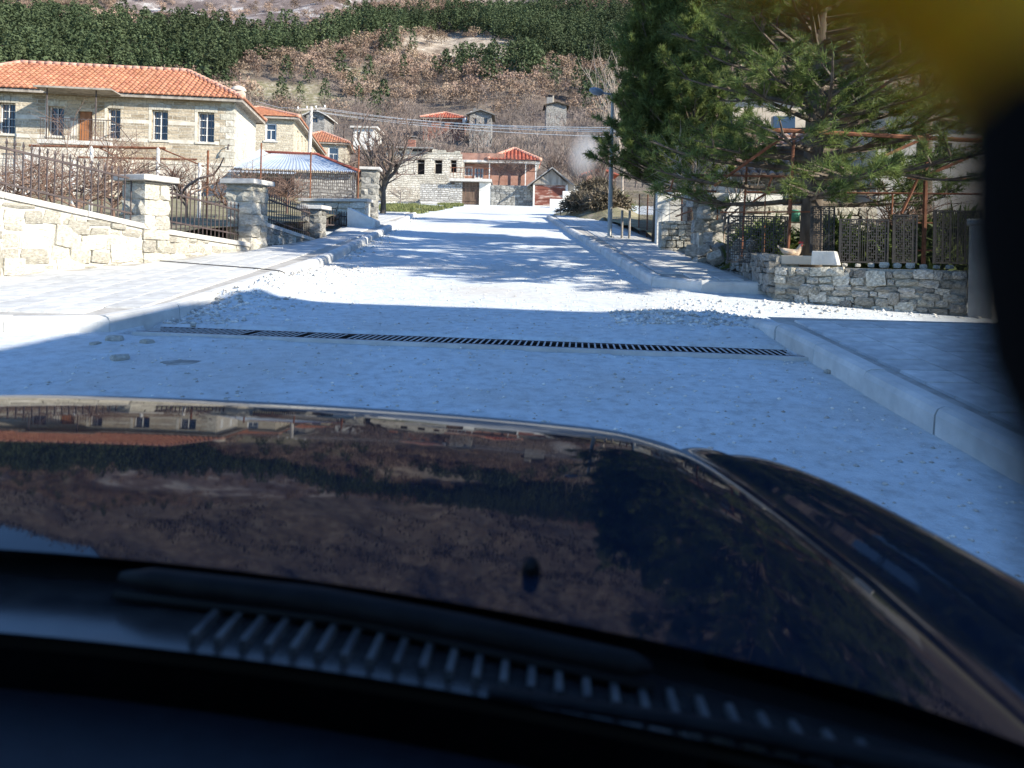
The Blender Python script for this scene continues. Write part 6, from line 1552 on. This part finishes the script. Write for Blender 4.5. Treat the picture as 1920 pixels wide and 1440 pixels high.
# cowl panel with vent ribs
def strip(name, fa, fb, za, zb_f, m, x0, x1, n=40, parent=car):
    mb = MB()
    for i in range(n + 1):
        x = x0 + (x1 - x0) * i / n; mb.v += [(x, fa(x), za), (x, fb(x), zb_f)]
    for i in range(n): mb.f.append((2 * i, 2 * i + 2, 2 * i + 3, 2 * i + 1))
    return mb.build(name, m, parent, True)
cl = strip('cowl_panel', lambda x: wb_y(x) - .0, lambda x: hood_rear(x) + .02, 1.182, 1.176, M['cowl'], XC - .84, XC + .84)
for k in range(30):
    x = -.27 + k * .0205
    if x > .24: break
    y0, y1 = wb_y(x) + .012, hood_rear(x) - .012; dx = 0
    mb = MB(); mb.hexa([(x, y0, 1.181), (x + .007, y0, 1.181), (x + .007, y1, 1.175), (x, y1, 1.175), (x + .001, y0, 1.189), (x + .006, y0, 1.189), (x + .006, y1, 1.184), (x + .001, y1, 1.184)]); mb.build('vent_rib', M['rib'], cl)
strip('bonnet_seal', lambda x: hood_rear(x) - .004, lambda x: hood_rear(x) + .03, 1.172, 1.182, M['rubber'], XC - .84, XC + .84)
# wipers
wa_ = MB(); pts = [(-.36, .650, 1.196), (-.33, .646, 1.198), (-.18, .632, 1.198), (-.05, .608, 1.197), (.075, .578, 1.196), (.09, .574, 1.195)]
wa_.tube(pts, [.005, .010, .011, .010, .009, .004], 8); wa_.build('wiper_arm', M['trim'], car, True)
mb = MB(); mb.tube([(-.36, .640, 1.186), (-.15, .622, 1.187), (.09, .565, 1.186)], .004, 6); mb.build('wiper_blade', M['rubber'], car, True)
mb = MB(); mb.tube([(-.03, .540, 1.19), (.13, .520, 1.19), (.32, .482, 1.19), (.42, .46, 1.188)], [.004, .006, .008, .010], 7); mb.build('wiper_blade', M['trim'], car, True)
# windscreen with its black border, pillars, roof
def ws(u, v):   # u across -1..1, v 0 bottom 1 top
    xb = XC + u * .80; xt = XC + u * .66; yb = wb_y(xb); yt = .0 - .08 * u * u
    return Vector((xb + (xt - xb) * v, yb + (yt - yb) * v, 1.180 + (1.74 - .02 * u * u - 1.180) * v))
mb = MB(); n, m_ = 24, 12
for j in range(m_ + 1):
    for i in range(n + 1): mb.v.append(tuple(ws(-1 + 2 * i / n, j / m_)))
for j in range(m_):
    for i in range(n): k = j * (n + 1) + i; mb.f.append((k, k + 1, k + n + 2, k + n + 1))
mb.build('windscreen', wsm, car, True)
mb = MB()
for i in range(41):
    u = -1 + i / 20; a, b_ = ws(u, -.012), ws(u, .035); mb.v += [tuple(a + Vector((0, -.006, -.004))), tuple(b_ + Vector((0, -.006, -.004)))]
for i in range(40): mb.f.append((2 * i, 2 * i + 2, 2 * i + 3, 2 * i + 1))
mb.build('black_screen_border', M['rubber'], car, True)
for sg in (-1, 1):
    mb = MB(); mb.tube([ws(sg * 1.04, -.05), ws(sg * 1.04, .3), ws(sg * 1.03, .7), ws(sg * 1.0, 1.03)], [.05, .045, .045, .05], 10); mb.build('windscreen_pillar', M['trim'], car, True)
mb = MB()
for j, (y, z, w) in enumerate(((.03, 1.745, .68), (-.3, 1.77, .70), (-1.2, 1.79, .70), (-2.2, 1.74, .66), (-2.5, 1.66, .62))):
    for i in range(9): u = -1 + i / 4; mb.v.append((XC + u * w, y - .04 * u * u, z - .03 * u * u))
for j in range(4):
    for i in range(8): k = j * 9 + i; mb.f.append((k, k + 1, k + 10, k + 9))
rf = mb.build('roof', M['paint'], car, True); s_ = rf.modifiers.new('t', 'SOLIDIFY'); s_.thickness = .03
# dashboard
mb = MB(); n, m_ = 40, 12
for j in range(m_ + 1):
    t = j / m_
    for i in range(n + 1):
        x = XC - .80 + 1.60 * i / n; y = wb_y(x) - .02 - t * .36; z = 1.150 + .022 * math.sin(t * 2.2) - .25 * max(0, t - .8) ; mb.v.append((x, y, z))
for j in range(m_):
    for i in range(n): k = j * (n + 1) + i; mb.f.append((k, k + n + 1, k + n + 2, k + 1))
mb.build('dashboard', M['dash'], car, True)
bxpart('dashboard_front', M['dash'], car, (XC - .8, XC + .8, -.15, .14, .55, 1.08))
# body sides, glass, bumper, wheels, seats
for sg in (-1, 1):
    x0 = XC + sg * .90; xs_ = sorted((x0 - .02, x0 + .02))
    bxpart('body_side', M['paint'], car, (xs_[0], xs_[1], -2.6, .62, .38, 1.06), bevel=.015)
    mb = MB(); mb.add([(x0, -2.4, 1.062), (x0, .55, 1.062), (XC + sg * .70, -.02, 1.70), (XC + sg * .68, -2.35, 1.68)], [(0, 1, 2, 3)]); mb.build('side_window', wsm, car)
    mb = MB(); mb.tube([(XC + sg * .72, 1.86, .80), (XC + sg * .72, 1.93, .80)], [.12, .09], 14); mb.build('headlight', M['glass'], car, True)
    for y in (1.35, -1.6):
        w_ = empty('wheel', (XC + sg * .84, y, .36)); w_.parent = car
        mb = MB(); mb.tube([(-.11, 0, 0), (-.09, 0, 0), (.09, 0, 0), (.11, 0, 0)], [.30, .36, .36, .30], 28); mb.build('tyre', M['rubber'], w_, True)
        mb = MB(); mb.tube([(-.115, 0, 0), (.115, 0, 0)], .21, 20); mb.build('rim', M['rim'], w_, True)
    bxpart('seat', M['dash'], car, (XC + sg * .42 - .25, XC + sg * .42 + .25, -.75, -.2, .4, .7), (XC + sg * .42 - .25, XC + sg * .42 + .25, -.95, -.76, .45, 1.32), bevel=.04)
bxpart('rear_body', M['paint'], car, (XC - .88, XC + .88, -2.66, -2.604, .4, 1.66)); bxpart('floor_pan', M['trim'], car, (XC - .88, XC + .88, -2.6, 1.7, .32, .378))
bxpart('front_bumper', M['paint'], car, (XC - .86, XC + .86, 1.80, 2.0, .38, .66), bevel=.05); bxpart('grille', M['trim'], car, (XC - .58, XC + .58, 1.84, 1.90, .67, .86))
bxpart('engine_bay', M['trim'], car, (XC - .70, XC + .70, 1.02, 1.76, .5, .9))

# ------------------------------------------------------------------ the hand that holds the camera: a finger strays before the lens
M['skin'] = mat('finger_skin', (0.72, 0.44, 0.015), (0.78, 0.50, 0.02), 0.6, 60, 5, 0.0004, 500)
_b = M['skin'].node_tree.nodes['Principled BSDF']; _b.inputs['Subsurface Weight'].default_value = 1.0; _b.inputs['Subsurface Radius'].default_value = (1.0, .6, .05); _b.inputs['Subsurface Scale'].default_value = .008
M['sleeve'] = mat('black_sleeve', (0.006, 0.007, 0.009), None, 0.95, spec=0.1)
def near(px_, py_, Y): return P(px_, py_, Y)
DP = .043
per = empty('person', near(2050, 480, DP), 0, 'out-of-focus finger and black cuff of the person taking the picture', 'person')
def rel_(p): return p - per.location
mb = MB(); fp = [(2035, 420), (1985, 240), (1880, 60), (1730, -60), (1560, -140), (1390, -190), (1300, -215), (1270, -225)]; fr = [.0061, .0056, .0052, .0048, .0045, .0041, .0030, .0012]
mb.tube([rel_(near(x, y, DP + .002 * math.sin(i))) for i, (x, y) in enumerate(fp)], fr, 16)
o = mb.build('hand', M['skin'], per, True); o.modifiers.new('r', 'SUBSURF').render_levels = 2
mb = MB(); fp = [(2030, 150), (2005, 220), (2010, 420), (2040, 640), (2130, 800), (2230, 960), (2400, 1200)]; fr = [.0038, .0057, .0059, .0059, .0064, .0072, .0095]
mb.tube([rel_(near(x, y, DP - .004)) for x, y in fp] + [rel_(Vector(q)) for q in ((.085, .02, 1.495), (.14, -.06, 1.43), (.21, -.28, 1.30), (.24, -.50, 1.32))], fr + [.022, .033, .042, .050], 16); mb.build('sleeve', M['sleeve'], per, True)
